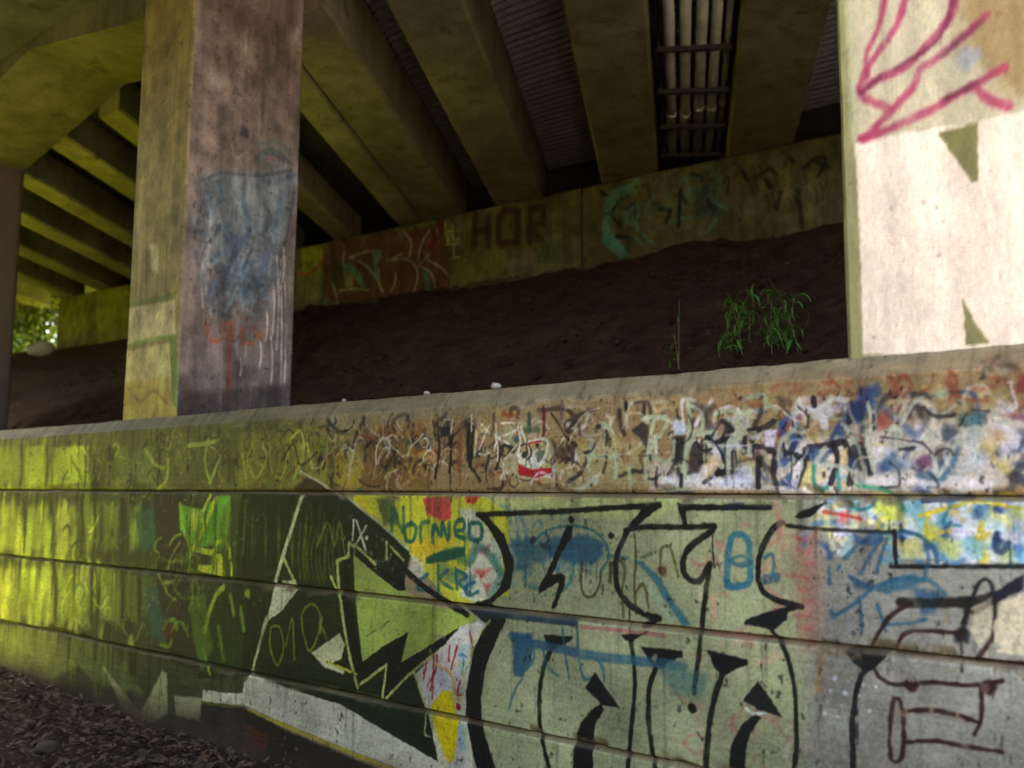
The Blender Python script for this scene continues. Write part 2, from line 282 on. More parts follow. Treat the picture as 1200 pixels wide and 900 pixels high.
# ------------------------------------------------------------------ graffiti, in millimetres on each surface
WALL_PAINT = """
p;150,156,120;21;100;-3305 1575 -568 1598 -621 602 -3275 33
p;146,146,136;118;90;-1459 1591 -568 1598 -621 602 -1493 415
p;176,184,120;31;80;-3132 1577 -1991 1586 -2073 1504 -3130 1481
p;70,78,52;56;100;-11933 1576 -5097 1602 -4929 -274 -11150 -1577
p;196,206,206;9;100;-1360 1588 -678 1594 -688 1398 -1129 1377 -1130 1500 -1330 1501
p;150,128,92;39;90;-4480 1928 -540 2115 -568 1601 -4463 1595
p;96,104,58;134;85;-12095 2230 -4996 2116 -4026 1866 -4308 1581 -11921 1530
p;150,152,62;31;55;-5166 1951 -4327 1982 -4235 1620 -5144 1629
p;176,160,50;19;70;-4206 1822 -3996 1827 -3989 1621 -4235 1620
p;110,78,40;37;60;-4001 1960 -3495 1962 -3456 1609 -3989 1621
p;196,190,176;21;75;-2154 1723 -1610 1732 -1595 1612 -2155 1610
p;206,200,190;30;80;-1591 1798 -701 1887 -674 1661 -845 1610 -1596 1606
p;180,172,120;31;50;-2915 1814 -2153 1832 -2155 1632 -2914 1623
p;186,188,70;9;100;-4130 1582 -3115 1589 -2934 1501 -2930 1121 -3158 1068 -3312 1056 -3610 1286 -3844 1443
BREAK
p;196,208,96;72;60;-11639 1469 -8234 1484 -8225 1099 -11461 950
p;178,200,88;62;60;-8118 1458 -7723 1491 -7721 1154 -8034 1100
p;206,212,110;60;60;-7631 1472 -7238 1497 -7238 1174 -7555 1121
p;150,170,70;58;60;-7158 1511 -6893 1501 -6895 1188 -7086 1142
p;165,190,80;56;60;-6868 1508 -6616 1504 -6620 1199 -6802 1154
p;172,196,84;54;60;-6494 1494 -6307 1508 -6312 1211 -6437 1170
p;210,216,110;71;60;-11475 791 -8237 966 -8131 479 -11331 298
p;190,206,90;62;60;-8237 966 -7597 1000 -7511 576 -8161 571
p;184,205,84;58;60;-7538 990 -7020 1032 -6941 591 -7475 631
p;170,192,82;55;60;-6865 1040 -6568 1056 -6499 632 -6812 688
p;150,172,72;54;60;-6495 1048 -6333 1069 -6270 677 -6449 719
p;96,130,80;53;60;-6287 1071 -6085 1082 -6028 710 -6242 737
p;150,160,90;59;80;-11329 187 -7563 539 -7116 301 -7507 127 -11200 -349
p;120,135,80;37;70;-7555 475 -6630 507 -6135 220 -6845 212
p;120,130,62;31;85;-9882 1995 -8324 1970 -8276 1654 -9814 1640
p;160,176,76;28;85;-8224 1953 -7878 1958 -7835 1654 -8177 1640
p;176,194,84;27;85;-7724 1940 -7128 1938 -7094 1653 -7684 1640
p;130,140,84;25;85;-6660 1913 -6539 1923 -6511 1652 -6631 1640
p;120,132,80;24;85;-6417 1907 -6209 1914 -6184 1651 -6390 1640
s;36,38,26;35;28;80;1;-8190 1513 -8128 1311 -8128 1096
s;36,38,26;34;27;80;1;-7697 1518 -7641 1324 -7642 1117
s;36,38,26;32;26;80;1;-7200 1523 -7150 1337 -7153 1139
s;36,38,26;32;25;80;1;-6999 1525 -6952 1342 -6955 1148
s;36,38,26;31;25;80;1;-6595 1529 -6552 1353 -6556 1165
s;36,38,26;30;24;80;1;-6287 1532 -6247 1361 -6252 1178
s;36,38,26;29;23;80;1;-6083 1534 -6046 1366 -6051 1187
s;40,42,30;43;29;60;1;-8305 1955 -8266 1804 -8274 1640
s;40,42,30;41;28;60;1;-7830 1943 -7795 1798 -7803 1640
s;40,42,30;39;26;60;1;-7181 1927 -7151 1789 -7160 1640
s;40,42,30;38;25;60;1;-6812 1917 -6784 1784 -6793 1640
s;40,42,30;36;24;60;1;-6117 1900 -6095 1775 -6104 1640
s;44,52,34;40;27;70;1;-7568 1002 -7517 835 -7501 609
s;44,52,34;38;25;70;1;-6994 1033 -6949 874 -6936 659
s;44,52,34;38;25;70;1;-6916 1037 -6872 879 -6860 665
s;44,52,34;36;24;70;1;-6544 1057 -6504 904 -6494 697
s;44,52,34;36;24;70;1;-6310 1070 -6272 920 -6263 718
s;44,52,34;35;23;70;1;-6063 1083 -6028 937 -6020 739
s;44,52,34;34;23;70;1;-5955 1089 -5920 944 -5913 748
p;60,110,84;24;70;-6394 1447 -6146 1487 -6054 1222 -6272 1154
p;58,100,92;29;70;-6182 926 -5921 955 -5910 598 -6107 618
s;150,156,90;20;13;60;1;-7176 1887 -7057 1788 -7111 1679
s;150,156,90;19;13;60;1;-7011 1845 -6899 1786 -6952 1678
s;150,156,90;19;13;60;1;-6850 1804 -6746 1784 -6797 1677
s;150,156,90;19;12;60;1;-6706 1877 -6597 1782 -6647 1677
s;150,156,90;18;12;60;1;-6554 1837 -6452 1780 -6501 1676
s;150,156,90;18;12;60;1;-6406 1797 -6311 1778 -6359 1676
s;150,156,90;18;12;60;1;-6273 1867 -6173 1776 -6220 1675
p;52,50,42;23;90;-6155 1581 -5776 1583 -5652 963 -5481 441 -5837 479 -6022 880
p;90,46,34;23;60;-5963 705 -5807 730 -5797 621 -5956 633
p;112,186,66;11;95;-5831 1513 -5547 1476 -5374 1569 -5236 1570 -5207 1404 -5296 1215 -5387 1260 -5618 1221 -5738 1318 -5797 1337
s;216,240,84;33;6;100;0;-5391 1559 -5470 1427 -5618 1226
s;216,240,84;28;6;100;0;-5463 1568 -5528 1476
s;216,240,84;38;5;100;0;-5627 1221 -5400 1206 -5367 1232
s;216,240,84;27;5;100;1;-5373 1202 -5369 1261 -5301 1283 -5221 1238 -5185 1085
p;216,240,84;8;100;-5400 1201 -5295 1205 -5242 1063 -5570 1083 -5555 1123 -5412 1126
p;216,240,84;8;100;-5050 1298 -4942 1254 -5088 1139 -5136 1107 -5109 1204
p;200,210,100;17;80;-5694 1474 -5547 1476 -5609 1343 -5664 1331
s;150,196,66;28;11;90;1;-5812 1513 -5759 1338 -5664 1219 -5670 1072
p;140,144,150;16;80;-5118 1570 -4954 1581 -5020 1341 -5117 1319
s;206,228,84;38;11;90;1;-5296 982 -5363 948 -5437 766
s;96,110,60;27;11;80;1;-5418 983 -5499 869 -5525 749
s;170,196,74;42;21;70;1;-5209 949 -5178 866
s;120,140,64;42;21;60;1;-5137 879 -5099 806
o;170,200,70;26;16;80;-4996 974
p;84,110,62;22;60;-5491 695 -5347 825 -5228 472 -5429 395
p;36,48,22;10;100;-5114 1586 -4160 1592 -3591 1287 -3661 1055 -3206 946 -3460 504 -3325 261 -4111 439 -4893 504 -5508 411 -5473 707 -5174 995
p;52,66,34;27;80;-5723 958 -5013 1006 -5049 495 -5471 442
s;96,122,24;14;13;40;1;-5049 1566 -5062 1487 -5039 1409
s;66,96,22;13;12;40;1;-4467 1506 -4460 1362 -4452 1219
s;116,130,34;13;13;40;1;-4857 1434 -4834 1337 -4845 1240
s;96,122,24;13;12;40;1;-4337 1383 -4337 1222 -4323 1082
s;66,96,22;13;13;40;1;-4726 1507 -4711 1392 -4713 1276
s;116,130,34;12;12;40;1;-4220 1453 -4227 1275 -4204 1099
s;96,122,24;13;12;40;1;-4588 1380 -4581 1247 -4573 1115
s;66,96,22;14;13;40;1;-5001 1509 -4978 1423 -4990 1337
s;116,130,34;13;12;40;1;-4464 1452 -4464 1301 -4449 1151
s;96,122,24;13;13;40;1;-4854 1377 -4839 1274 -4841 1170
s;66,96,22;13;12;40;1;-4344 1523 -4351 1353 -4328 1187
s;116,130,34;13;13;40;1;-4723 1452 -4716 1329 -4709 1206
s;96,122,24;12;12;40;1;-4181 1402 -4158 1219 -4168 1092
s;66,96,22;13;13;40;1;-4595 1524 -4596 1382 -4580 1242
s;116,130,34;14;13;40;1;-4998 1451 -4983 1358 -4985 1265
s;96,122,24;13;12;40;1;-4461 1399 -4469 1240 -4446 1084
s;66,96,22;13;13;40;1;-4863 1526 -4856 1413 -4849 1301
s;116,130,34;13;12;40;1;-4303 1470 -4280 1296 -4287 1122
s;96,122,24;13;13;40;1;-4720 1396 -4720 1266 -4705 1137
s;66,96,22;12;12;40;1;-4187 1539 -4176 1466 -4180 1392
s;116,130,34;13;13;40;1;-4592 1469 -4601 1320 -4577 1173
s;96,122,24;14;13;40;1;-4994 1394 -4987 1293 -4981 1193
s;66,96,22;13;12;40;1;-4429 1541 -4406 1376 -4413 1211
s;116,130,34;13;13;40;1;-4859 1470 -4860 1349 -4845 1230
s;96,122,24;13;12;40;1;-4301 1417 -4285 1236 -4285 1085
s;66,96,22;13;13;40;1;-4728 1543 -4737 1404 -4712 1266
s;120,124,62;11;7;55;1;-4518 1422 -4524 1235 -4501 1100
s;120,124,62;11;7;55;1;-4468 1408 -4485 1237 -4461 1102
s;120,124,62;11;7;55;1;-4419 1395 -4446 1238 -4422 1105
s;120,124,62;11;7;55;1;-4371 1382 -4407 1240 -4383 1107
s;120,124,62;11;7;55;1;-4353 1368 -4368 1242 -4344 1109
s;120,124,62;11;7;55;1;-4308 1422 -4330 1244 -4305 1112
s;120,124,62;11;7;55;1;-4261 1409 -4293 1245 -4267 1114
s;120,124,62;11;7;55;1;-4215 1396 -4255 1247 -4230 1116
s;120,124,62;11;7;55;1;-4198 1382 -4218 1249 -4192 1119
s;134,136,76;16;5;70;1;-4356 1291 -4271 1428 -4206 1297 -4167 1430 -4116 1254
s;190,196,150;30;5;100;0;-4510 1579 -4669 1225 -4742 1056
s;170,180,110;20;5;100;0;-4668 1216 -4541 1061
s;190,192,150;23;6;100;0;-4741 1045 -4545 1029 -4813 845 -4930 534 -4961 480
p;192,196,160;8;100;-4741 1045 -4514 1041 -4667 902 -4795 832 -4839 728
p;192,196,150;5;100;-4668 1079 -4543 1087 -4541 1052 -4688 1042
s;206,230,84;38;11;90;1;-5266 1000 -5355 930 -5423 808 -5454 709
s;170,200,74;32;16;80;1;-5189 953 -5145 842
s;150,184,70;31;16;70;1;-5076 889 -5032 760
s;140,172,66;37;21;60;1;-5304 750 -5235 564
s;176,206,80;22;11;70;1;-5464 602 -5376 454
o;206,230,84;26;16;80;-5011 976
p;110,150,60;33;60;-5647 908 -5473 953 -5351 614 -5473 463 -5585 643
s;140,142,66;16;7;85;1;-4764 800 -4768 689 -4690 587 -4635 703 -4682 808 -4764 800
s;140,142,66;16;7;85;1;-4615 705 -4564 867 -4532 642
s;140,142,66;16;7;85;1;-4462 804 -4477 899 -4393 965 -4315 913 -4328 794 -4400 704 -4462 804
s;140,142,66;15;7;85;1;-4310 807 -4296 902
s;140,142,66;15;7;85;1;-4313 866 -4253 790
p;204,204,178;6;100;-5011 449 -4928 509 -4642 473 -4111 448 -3640 338 -3325 273 -3324 201 -3574 195 -4102 230 -4552 271 -4967 315 -5458 276 -5445 351 -5220 361 -5024 387
s;190,186,60;18;5;90;1;-4966 296 -4551 257 -4102 217 -3635 183 -3335 187
s;120,130,50;16;5;80;1;-5458 276 -5214 280 -5002 320
p;48,46,36;15;100;-5495 250 -5001 301 -4550 234 -3635 154 -3629 -43 -5749 -499 -5646 48
p;120,60,40;30;70;-4995 212 -4723 187 -4766 74 -4987 95
p;45,81,72;26;60;-5206 169 -5047 194 -5039 86 -5199 69
p;150,140,100;41;50;-5404 76 -4866 76 -4616 2 -5297 -99
p;196,196,150;17;75;-6735 346 -6179 101 -5936 413 -5871 393 -5848 145 -6115 16 -6340 21
p;190,190,150;16;80;-5776 269 -5460 297 -5468 155 -5745 150
p;186,188,70;9;100;-4131 1582 -3113 1589 -2932 1501 -2928 1120 -3157 1066 -3314 1054 -3610 1287 -3843 1442
p;206,200,60;9;90;-4105 1583 -3885 1584 -3894 1466 -4037 1532
p;212,180,60;17;80;-3612 1343 -3452 1372 -3266 1364 -3428 1295 -3494 1236 -3587 1280
p;206,208,190;26;70;-3587 1280 -3494 1244 -3492 1142 -3608 1198
p;200,204,190;17;85;-3259 1526 -3153 1520 -3101 1460 -2979 1344 -2958 1176 -3026 1098 -3146 1067 -3251 1097 -3171 1321
p;70,84,60;23;80;-3872 1567 -3725 1569 -3697 1429 -3806 1426
p;186,60,70;13;80;-3514 1570 -3324 1580 -3311 1471 -3366 1454 -3489 1499
s;200,80,90;13;4;80;1;-3491 1571 -3480 1483
s;200,80,90;13;4;80;1;-3446 1571 -3435 1484
s;200,80,90;13;4;80;1;-3401 1571 -3390 1485
s;200,80,90;13;4;80;1;-3357 1572 -3346 1486
s;200,80,90;13;4;80;1;-3324 1572 -3314 1486
p;190,60,50;8;80;-3217 1581 -3113 1585 -3154 1543 -3206 1550
p;196,70,80;17;70;-3149 1224 -3038 1238 -3107 1182
p;196,70,80;16;80;-3097 1167 -3037 1164 -3066 1110
p;150,60,70;21;60;-3150 1322 -3049 1349 -3068 1288
s;33,94,82;25;7;90;1;-3743 1387 -3735 1511 -3660 1398 -3658 1520
s;33,94,82;24;7;90;1;-3591 1440 -3643 1415 -3629 1350 -3577 1352 -3561 1417 -3597 1440
s;33,94,82;24;7;90;1;-3525 1346 -3522 1434 -3471 1451
s;33,94,82;24;7;90;1;-3441 1349 -3431 1436 -3380 1383 -3371 1446 -3331 1365 -3322 1447
s;33,94,82;23;7;90;1;-3283 1409 -3225 1419 -3226 1461 -3273 1456 -3278 1394 -3214 1373
s;33,94,82;23;7;90;1;-3183 1443 -3182 1374 -3110 1377 -3111 1445 -3173 1451
p;28,80,71;11;90;-3484 1268 -3363 1313 -3213 1335 -3212 1289 -3361 1251 -3483 1237
s;33,94,82;37;17;55;1;-3265 1279 -3180 1260 -3110 1339 -3028 1276 -2978 1219
s;53,115,99;49;25;50;1;-3018 1291 -2978 1204 -3046 1112
s;40,97,97;34;17;50;1;-3214 1396 -3151 1360 -3181 1283
s;36,93,99;20;7;85;1;-3836 1235 -3843 1070 -3746 1093
s;36,93,99;20;7;85;1;-3470 1183 -3537 1139 -3525 1100 -3446 1122
s;36,93,99;19;6;85;1;-3394 1234 -3391 1102
s;36,93,99;19;6;85;1;-3328 1214 -3381 1165 -3294 1124
s;36,93,99;19;6;85;1;-3275 1225 -3262 1126
s;36,93,99;19;6;85;1;-3264 1218 -3200 1191 -3252 1157 -3178 1117
s;36,93,99;19;6;85;1;-3148 1164 -3210 1137 -3188 1101 -3127 1121
s;37,88,113;68;25;45;1;-3360 1212 -3252 1173 -3179 1162
s;214,216,190;15;4;100;0;-4047 1450 -4055 1335
s;214,216,190;15;4;100;0;-4027 1450 -3944 1284
s;214,216,190;15;4;100;0;-3943 1419 -4022 1319
o;214,216,190;13;5;100;-3940 1351
p;30,46,36;7;100;-4129 1530 -3843 1442 -3604 1295 -3644 1253 -3817 1385 -4100 1470
s;186,196,160;15;5;90;1;-4118 1574 -3843 1434 -3605 1299
p;152,168,88;4;100;-4047 1303 -3863 1202 -3662 1099 -3473 1035 -3123 1006 -3229 923 -3651 727 -3605 878 -3947 693 -4022 1029
s;22,23,20;70;5;100;1;-4093 1199 -4086 1024 -4035 823 -3973 650
p;22,23,20;4;100;-3950 599 -3960 687 -3783 795 -3605 883 -3670 712 -3246 942 -3201 934 -3349 841 -3485 776 -3704 583 -3774 531 -3760 706 -3923 589
p;22,23,20;5;100;-4047 1308 -3864 1216 -3716 1157 -3630 1092 -3688 1088 -3862 1166 -4045 1257
p;22,23,20;4;100;-3764 1248 -3665 1195 -3624 1093 -3715 1122
s;22,23,20;33;4;100;1;-3766 1306 -3633 1197 -3475 1112 -3312 1048 -3196 1008
s;184,192,118;21;5;100;0;-4047 1303 -4083 1320 -4087 1246 -4180 1218 -4159 1065 -4099 839 -4044 686 -3983 555
s;184,192,118;16;5;100;0;-3963 575 -3760 702 -3787 529
s;184,192,118;16;4;100;1;-3755 533 -3587 675 -3419 788 -3223 919
s;184,192,118;17;5;100;1;-4040 1313 -3864 1216
s;184,192,118;15;5;100;1;-3780 1336 -3778 1247
s;184,192,118;14;4;100;1;-3753 1315 -3647 1245
s;184,192,118;17;5;100;1;-4228 1126 -4181 1063 -4135 997
p;190,192,150;7;100;-4380 694 -4142 826 -4096 767 -4122 691 -4207 654 -4091 631 -4104 611 -4264 628
s;186,186,70;14;5;100;1;-4236 659 -3993 625
s;60,70,36;7;5;70;1;-3918 834 -3812 889 -3748 926
s;60,70,36;6;5;70;1;-3818 866 -3773 906
p;192,190,176;6;100;-3235 951 -3057 992 -3165 828 -3195 623 -3182 485 -3134 276 -3359 235 -3448 506 -3550 680 -3407 789
p;154,174,173;17;70;-3256 838 -3166 868 -3203 723 -3242 718
p;166,169,182;17;70;-3405 718 -3323 749 -3321 643 -3391 633
p;128,168,172;17;70;-3249 475 -3193 476 -3191 365 -3236 357
s;150,26,42;11;3;95;1;-3465 752 -3486 665
s;150,26,42;11;3;95;1;-3417 788 -3423 574
s;150,26,42;11;3;95;1;-3395 790 -3404 713 -3457 638
s;150,26,42;11;3;95;1;-3310 845 -3314 769
s;150,26,42;11;3;95;1;-3257 851 -3297 734
s;150,26,42;11;3;95;1;-3175 926 -3153 854
s;150,26,42;11;3;95;1;-3233 689 -3253 620 -3222 624
s;150,26,42;11;3;95;1;-3415 704 -3435 618
s;196,150,40;11;3;100;1;-3416 750 -3296 711 -3274 639 -3242 592
s;72,128,150;10;4;100;1;-3246 807 -3214 796 -3223 720
s;71,119,150;12;4;100;1;-3225 817 -3183 799
s;150,180,70;8;4;100;1;-3235 778 -3213 699
p;208,192,44;5;100;-3433 542 -3348 629 -3284 630 -3262 545 -3240 482 -3268 308 -3309 286 -3342 332 -3420 469
o;150,24,30;17;4;100;-3241 561
s;190,130,40;13;8;50;1;-3344 413 -3301 398
s;196,198,140;21;4;100;1;-3554 687 -3466 537 -3420 469 -3340 266
s;190,192,150;11;4;80;1;-3464 454 -3473 400 -3429 392
p;28,30,26;4;100;-3141 1509 -3069 1491 -2958 1397 -2894 1275 -2922 1150 -3034 1076 -3124 1046 -3145 1067 -3044 1097 -2985 1153 -2955 1235 -2977 1322 -3058 1431 -3130 1482
s;22,23,20;24;7;100;1;-3136 1493 -2707 1513 -2420 1532 -2110 1553
p;22,30,40;8;90;-3237 1054 -3042 1069 -2940 1045 -2950 989 -3079 978 -3146 1012
s;39,59,74;39;6;95;0;-3069 1035 -2856 1029 -2657 1027 -2551 1029
p;22,23,20;4;100;-3063 995 -3149 842 -3195 635 -3194 523 -3141 346 -3101 244 -2974 268 -3039 391 -3094 511 -3096 637 -3065 787 -2950 1001
s;176,186,120;14;4;85;1;-3046 993 -3160 861 -3218 632 -3216 512 -3168 329
s;49,101,105;13;6;85;1;-2768 1382 -2722 1419 -2631 1447 -2526 1453 -2440 1435 -2374 1383 -2362 1322 -2399 1266
p;43,87,109;23;85;-2758 1375 -2649 1400 -2474 1420 -2390 1382 -2391 1321 -2441 1291 -2561 1285 -2667 1308
p;43,90,105;28;70;-2919 1376 -2805 1395 -2768 1353 -2804 1251 -2899 1231 -2880 1297
p;49,94,106;28;70;-2805 1352 -2667 1357 -2721 1270 -2795 1280
s;53,115,101;14;6;80;1;-2832 1228 -2822 1178 -2767 1160 -2721 1185
s;53,115,101;14;6;70;1;-2561 1230 -2596 1172 -2667 1139
s;45,94,104;19;11;60;1;-2358 1329 -2261 1327
s;45,94,104;12;8;50;1;-2552 1292 -2554 1237
s;45,94,104;11;8;50;1;-2517 1294 -2519 1212
s;45,94,104;11;8;50;1;-2483 1296 -2485 1227
s;45,94,104;11;8;50;1;-2458 1297 -2460 1249
s;45,94,104;11;8;50;1;-2424 1299 -2426 1224
o;30,44,61;18;10;90;-2786 1381
s;30,49,61;20;8;70;1;-2731 1362 -2685 1349
o;22,23,20;13;6;85;-2349 1417
o;22,23,20;17;4;100;-2561 1480
p;22,23,20;4;100;-2587 1452 -2556 1452 -2561 1403 -2613 1338 -2676 1223 -2703 1179 -2748 1133 -2753 1161 -2703 1235 -2640 1358
p;22,23,20;4;100;-2748 1137 -2739 1176 -2667 1227 -2622 1240 -2596 1228 -2600 1186 -2657 1077 -2675 1083 -2631 1191 -2640 1197 -2703 1165
s;70,54,26;13;4;85;1;-2505 1295 -2509 1192 -2484 1146 -2441 1155 -2408 1205 -2404 1253
s;60,50,24;19;7;80;1;-2350 1296 -2354 1222
s;22,23,20;27;6;100;1;-2103 1553 -2165 1523 -2244 1461 -2309 1358 -2326 1271 -2310 1185 -2255 1130 -2169 1091 -2109 1087
p;22,23,20;4;100;-2180 1546 -2099 1557 -2149 1510 -2196 1476 -2228 1455 -2236 1475
s;22,23,20;23;6;100;1;-2274 1443 -2164 1460 -1976 1465 -1854 1473
p;22,23,20;3;100;-2019 1564 -1978 1558 -1597 1562 -1594 1540 -1979 1532 -1969 1469 -1990 1468
s;22,23,20;26;6;100;1;-1847 1472 -1869 1446 -1941 1400 -1989 1340 -1990 1283 -1958 1250 -1922 1249 -1893 1282 -1871 1321
s;22,23,20;22;6;100;1;-1868 1321 -1879 1265 -1898 1170 -1911 1070
p;26,24,28;7;100;-2199 1050 -2107 1096 -2104 1078 -2161 1040 -2199 1037
s;70,62,24;12;5;75;1;-2227 1428 -2220 1316 -2229 1223 -2222 1093
s;70,62,24;12;5;75;1;-2101 1270 -2096 1368 -2058 1382 -2037 1338 -2016 1263
s;70,62,24;12;5;75;1;-2221 1185 -2182 1220 -2160 1124
s;70,62,24;13;5;75;1;-2300 1312 -2276 1273 -2292 1193 -2285 1075
o;90,40,26;21;11;60;-2090 1284
s;60,70,34;14;7;60;1;-2196 1330 -2142 1349
p;54,106,117;9;85;-2228 1316 -2189 1318 -2098 1245 -2032 1154 -1961 1072 -1997 1062 -2076 1156 -2151 1254
s;150,190,170;21;18;40;1;-2166 1227 -2055 1082
s;49,109,123;27;5;85;1;-1797 1233 -1791 1350 -1772 1431 -1738 1444 -1705 1427 -1696 1385 -1695 1294 -1709 1251 -1776 1234
s;48,89,106;20;5;85;1;-1781 1338 -1741 1322 -1694 1336
s;48,89,106;13;5;70;1;-1781 1344 -1733 1359 -1694 1342
p;44,94,114;7;70;-1816 1275 -1769 1253 -1695 1258 -1777 1222 -1804 1226
s;50,98,114;13;5;75;1;-1634 1357 -1602 1371 -1597 1318 -1617 1275 -1637 1262
o;42,79,105;20;10;70;-1630 1274
o;42,79,105;16;10;70;-1588 1282
s;200,150,120;10;13;50;1;-1730 1481 -1690 1482
p;196,140,120;17;50;-1866 1197 -1846 1199 -1847 1100 -1875 1098
s;24,26,26;23;3;100;1;-1557 1492 -1596 1470 -1643 1393 -1662 1326 -1656 1248 -1606 1204 -1488 1181
p;28,30,32;5;100;-1491 1187 -1488 1176 -1544 1156 -1551 1127 -1583 1106 -1606 1075 -1641 1089 -1726 1093 -1719 1112 -1633 1149 -1544 1177
s;30,32,32;19;3;100;1;-1613 1085 -1569 1029 -1538 944 -1523 852 -1523 744 -1526 651 -1542 557
s;22,23,20;15;3;95;1;-1540 1482 -1412 1473 -1268 1471 -1141 1469
p;26,26,24;4;100;-1511 1516 -1477 1542 -1383 1572 -1437 1524 -1484 1510
s;40,20,20;15;3;100;0;-1137 1475 -1137 1406 -1136 1349
s;24,26,26;15;3;100;0;-1157 1348 -964 1359 -701 1373
s;29,40,61;24;7;80;1;-1797 1550 -1723 1558
p;176,96,90;38;35;-1530 1454 -1412 1480 -1414 1222 -1426 1035 -1499 1011 -1505 1247
s;176,92,90;16;10;45;1;-1514 1438 -1463 1433 -1430 1447
s;176,92,90;16;10;45;1;-1495 1391 -1465 1386 -1448 1390
s;176,92,90;16;10;45;1;-1476 1344 -1466 1338 -1439 1349
s;176,92,90;16;10;45;1;-1518 1294 -1467 1290 -1457 1291
s;176,92,90;16;10;45;1;-1499 1247 -1469 1243 -1449 1251
s;176,92,90;16;10;45;1;-1480 1201 -1470 1196 -1440 1210
s;176,92,90;16;10;45;1;-1522 1150 -1472 1148 -1458 1153
s;176,92,90;16;10;45;1;-1503 1105 -1473 1101 -1450 1113
s;176,92,90;16;10;45;1;-1484 1060 -1474 1054 -1441 1058
p;190,166,130;16;30;-1425 1479 -1399 1480 -1408 975 -1434 972
p;206,160,100;13;60;-1433 1003 -1408 1000 -1425 866 -1450 872
s;170,130,110;33;13;60;1;-1586 1566 -1564 1495 -1563 1404
o;212,216,220;3;3;75;-1422 943
o;212,216,220;5;2;75;-1310 798
o;212,216,220;7;3;75;-1414 804
o;212,216,220;3;2;75;-1296 842
o;212,216,220;5;3;75;-1399 848
o;212,216,220;7;2;75;-1283 885
o;212,216,220;3;3;75;-1385 893
o;212,216,220;5;2;75;-1269 929
o;212,216,220;7;2;75;-1371 937
o;212,216,220;3;2;75;-1261 794
o;212,216,220;5;2;75;-1363 799
o;212,216,220;7;2;75;-1248 837
o;212,216,220;3;2;75;-1349 843
o;212,216,220;5;2;75;-1234 880
o;212,216,220;7;2;75;-1335 887
o;212,216,220;3;2;75;-1221 923
o;212,216,220;5;2;75;-1321 931
o;212,216,220;7;2;75;-1207 966
o;212,216,220;3;2;75;-1313 795
o;212,216,220;5;3;75;-1417 800
o;212,216,220;7;2;75;-1300 838
o;212,216,220;3;3;75;-1403 845
o;212,216,220;5;2;75;-1286 882
o;212,216,220;7;3;75;-1389 889
o;212,216,220;3;2;75;-1272 925
o;212,216,220;5;3;75;-1374 933
p;22,23,20;6;100;-2720 957 -2556 965 -2561 950 -2647 904 -2680 885 -2705 928
s;22,23,20;23;7;100;1;-2666 913 -2719 813 -2743 685 -2738 554 -2713 454 -2674 344
p;22,23,20;6;100;-2298 998 -2212 1014 -2162 1026 -2238 976 -2277 979
s;22,23,20;20;6;100;1;-2251 989 -2235 877 -2232 766 -2250 631 -2264 490 -2277 418
p;22,23,20;6;100;-2200 959 -2000 966 -2001 939 -2073 910 -2114 878 -2155 901
s;22,23,20;23;6;100;1;-2126 890 -2160 800 -2166 678 -2154 577 -2135 462
p;22,23,20;5;100;-1891 978 -1714 965 -1715 942 -1781 911 -1818 887 -1855 909
s;22,23,20;25;6;100;1;-1818 907 -1857 807 -1885 694 -1904 521
s;22,23,20;21;6;100;1;-1917 1049 -1926 961 -1943 862 -1952 804
o;22,23,20;21;3;100;-1961 742
p;22,23,20;4;100;-2437 825 -2309 695 -2397 690 -2487 753
p;22,23,20;4;100;-2406 699 -2446 672 -2515 597 -2542 527 -2556 438 -2552 349 -2443 369 -2451 492 -2437 601 -2388 673
p;34,35,32;3;100;-1673 889 -1573 764 -1662 776 -1736 804
p;34,35,34;3;100;-1684 763 -1749 709 -1794 621 -1812 490 -1736 504 -1729 616 -1706 690 -1659 751
s;200,214,206;9;3;90;1;-1726 780 -1698 761 -1648 769
s;46,92,112;42;11;80;1;-2907 934 -2845 913 -2705 909 -2468 894 -2247 897 -2001 905
p;43,87,109;12;85;-2908 946 -2780 959 -2794 830 -2844 748 -2895 753
s;46,98,113;13;5;80;1;-2795 946 -2774 852 -2819 789
s;46,98,113;13;5;80;1;-2725 888 -2695 816 -2637 785
s;46,98,113;13;5;80;1;-2613 1001 -2599 890 -2575 771
s;46,98,113;13;5;80;1;-2533 1020 -2523 880 -2496 792 -2459 796
s;46,98,113;13;4;80;1;-2423 884 -2392 841 -2387 795
s;46,98,113;13;5;80;1;-2844 748 -2890 684 -2925 594
p;68,117,113;28;50;-2122 891 -1886 885 -1906 800 -2043 781
s;176,84,96;15;7;60;1;-2514 1010 -2333 1016 -2080 1016
s;176,84,96;13;7;60;1;-1883 1046 -1734 1047 -1627 1051
s;48,95,122;14;6;80;1;-1319 1370 -1267 1422 -1204 1461 -1156 1463
s;48,95,122;14;6;80;1;-1264 1318 -1212 1406 -1180 1450
s;48,95,122;13;6;80;1;-1209 1321 -1182 1401 -1162 1450
s;48,95,122;13;6;80;1;-1302 1304 -1229 1272 -1156 1300 -1073 1317
s;48,95,122;13;5;80;1;-1114 1476 -1045 1460 -1001 1415 -997 1369
s;48,95,122;13;5;80;1;-1034 1437 -1025 1379 -1045 1307
s;48,95,122;14;6;80;1;-1223 1266 -1293 1206 -1364 1158
s;48,95,122;14;6;80;1;-1268 1208 -1265 1112
s;48,95,122;13;5;80;1;-1207 1213 -1181 1120
s;48,95,122;13;5;80;1;-1074 1306 -1028 1309 -974 1266
s;48,95,122;14;6;80;1;-1377 1336 -1379 1274
s;48,95,122;14;6;80;1;-1346 1326 -1339 1338
s;48,95,122;14;6;80;1;-1376 1175 -1371 1151
s;48,95,122;13;5;80;1;-1174 1144 -1091 1158 -1045 1174
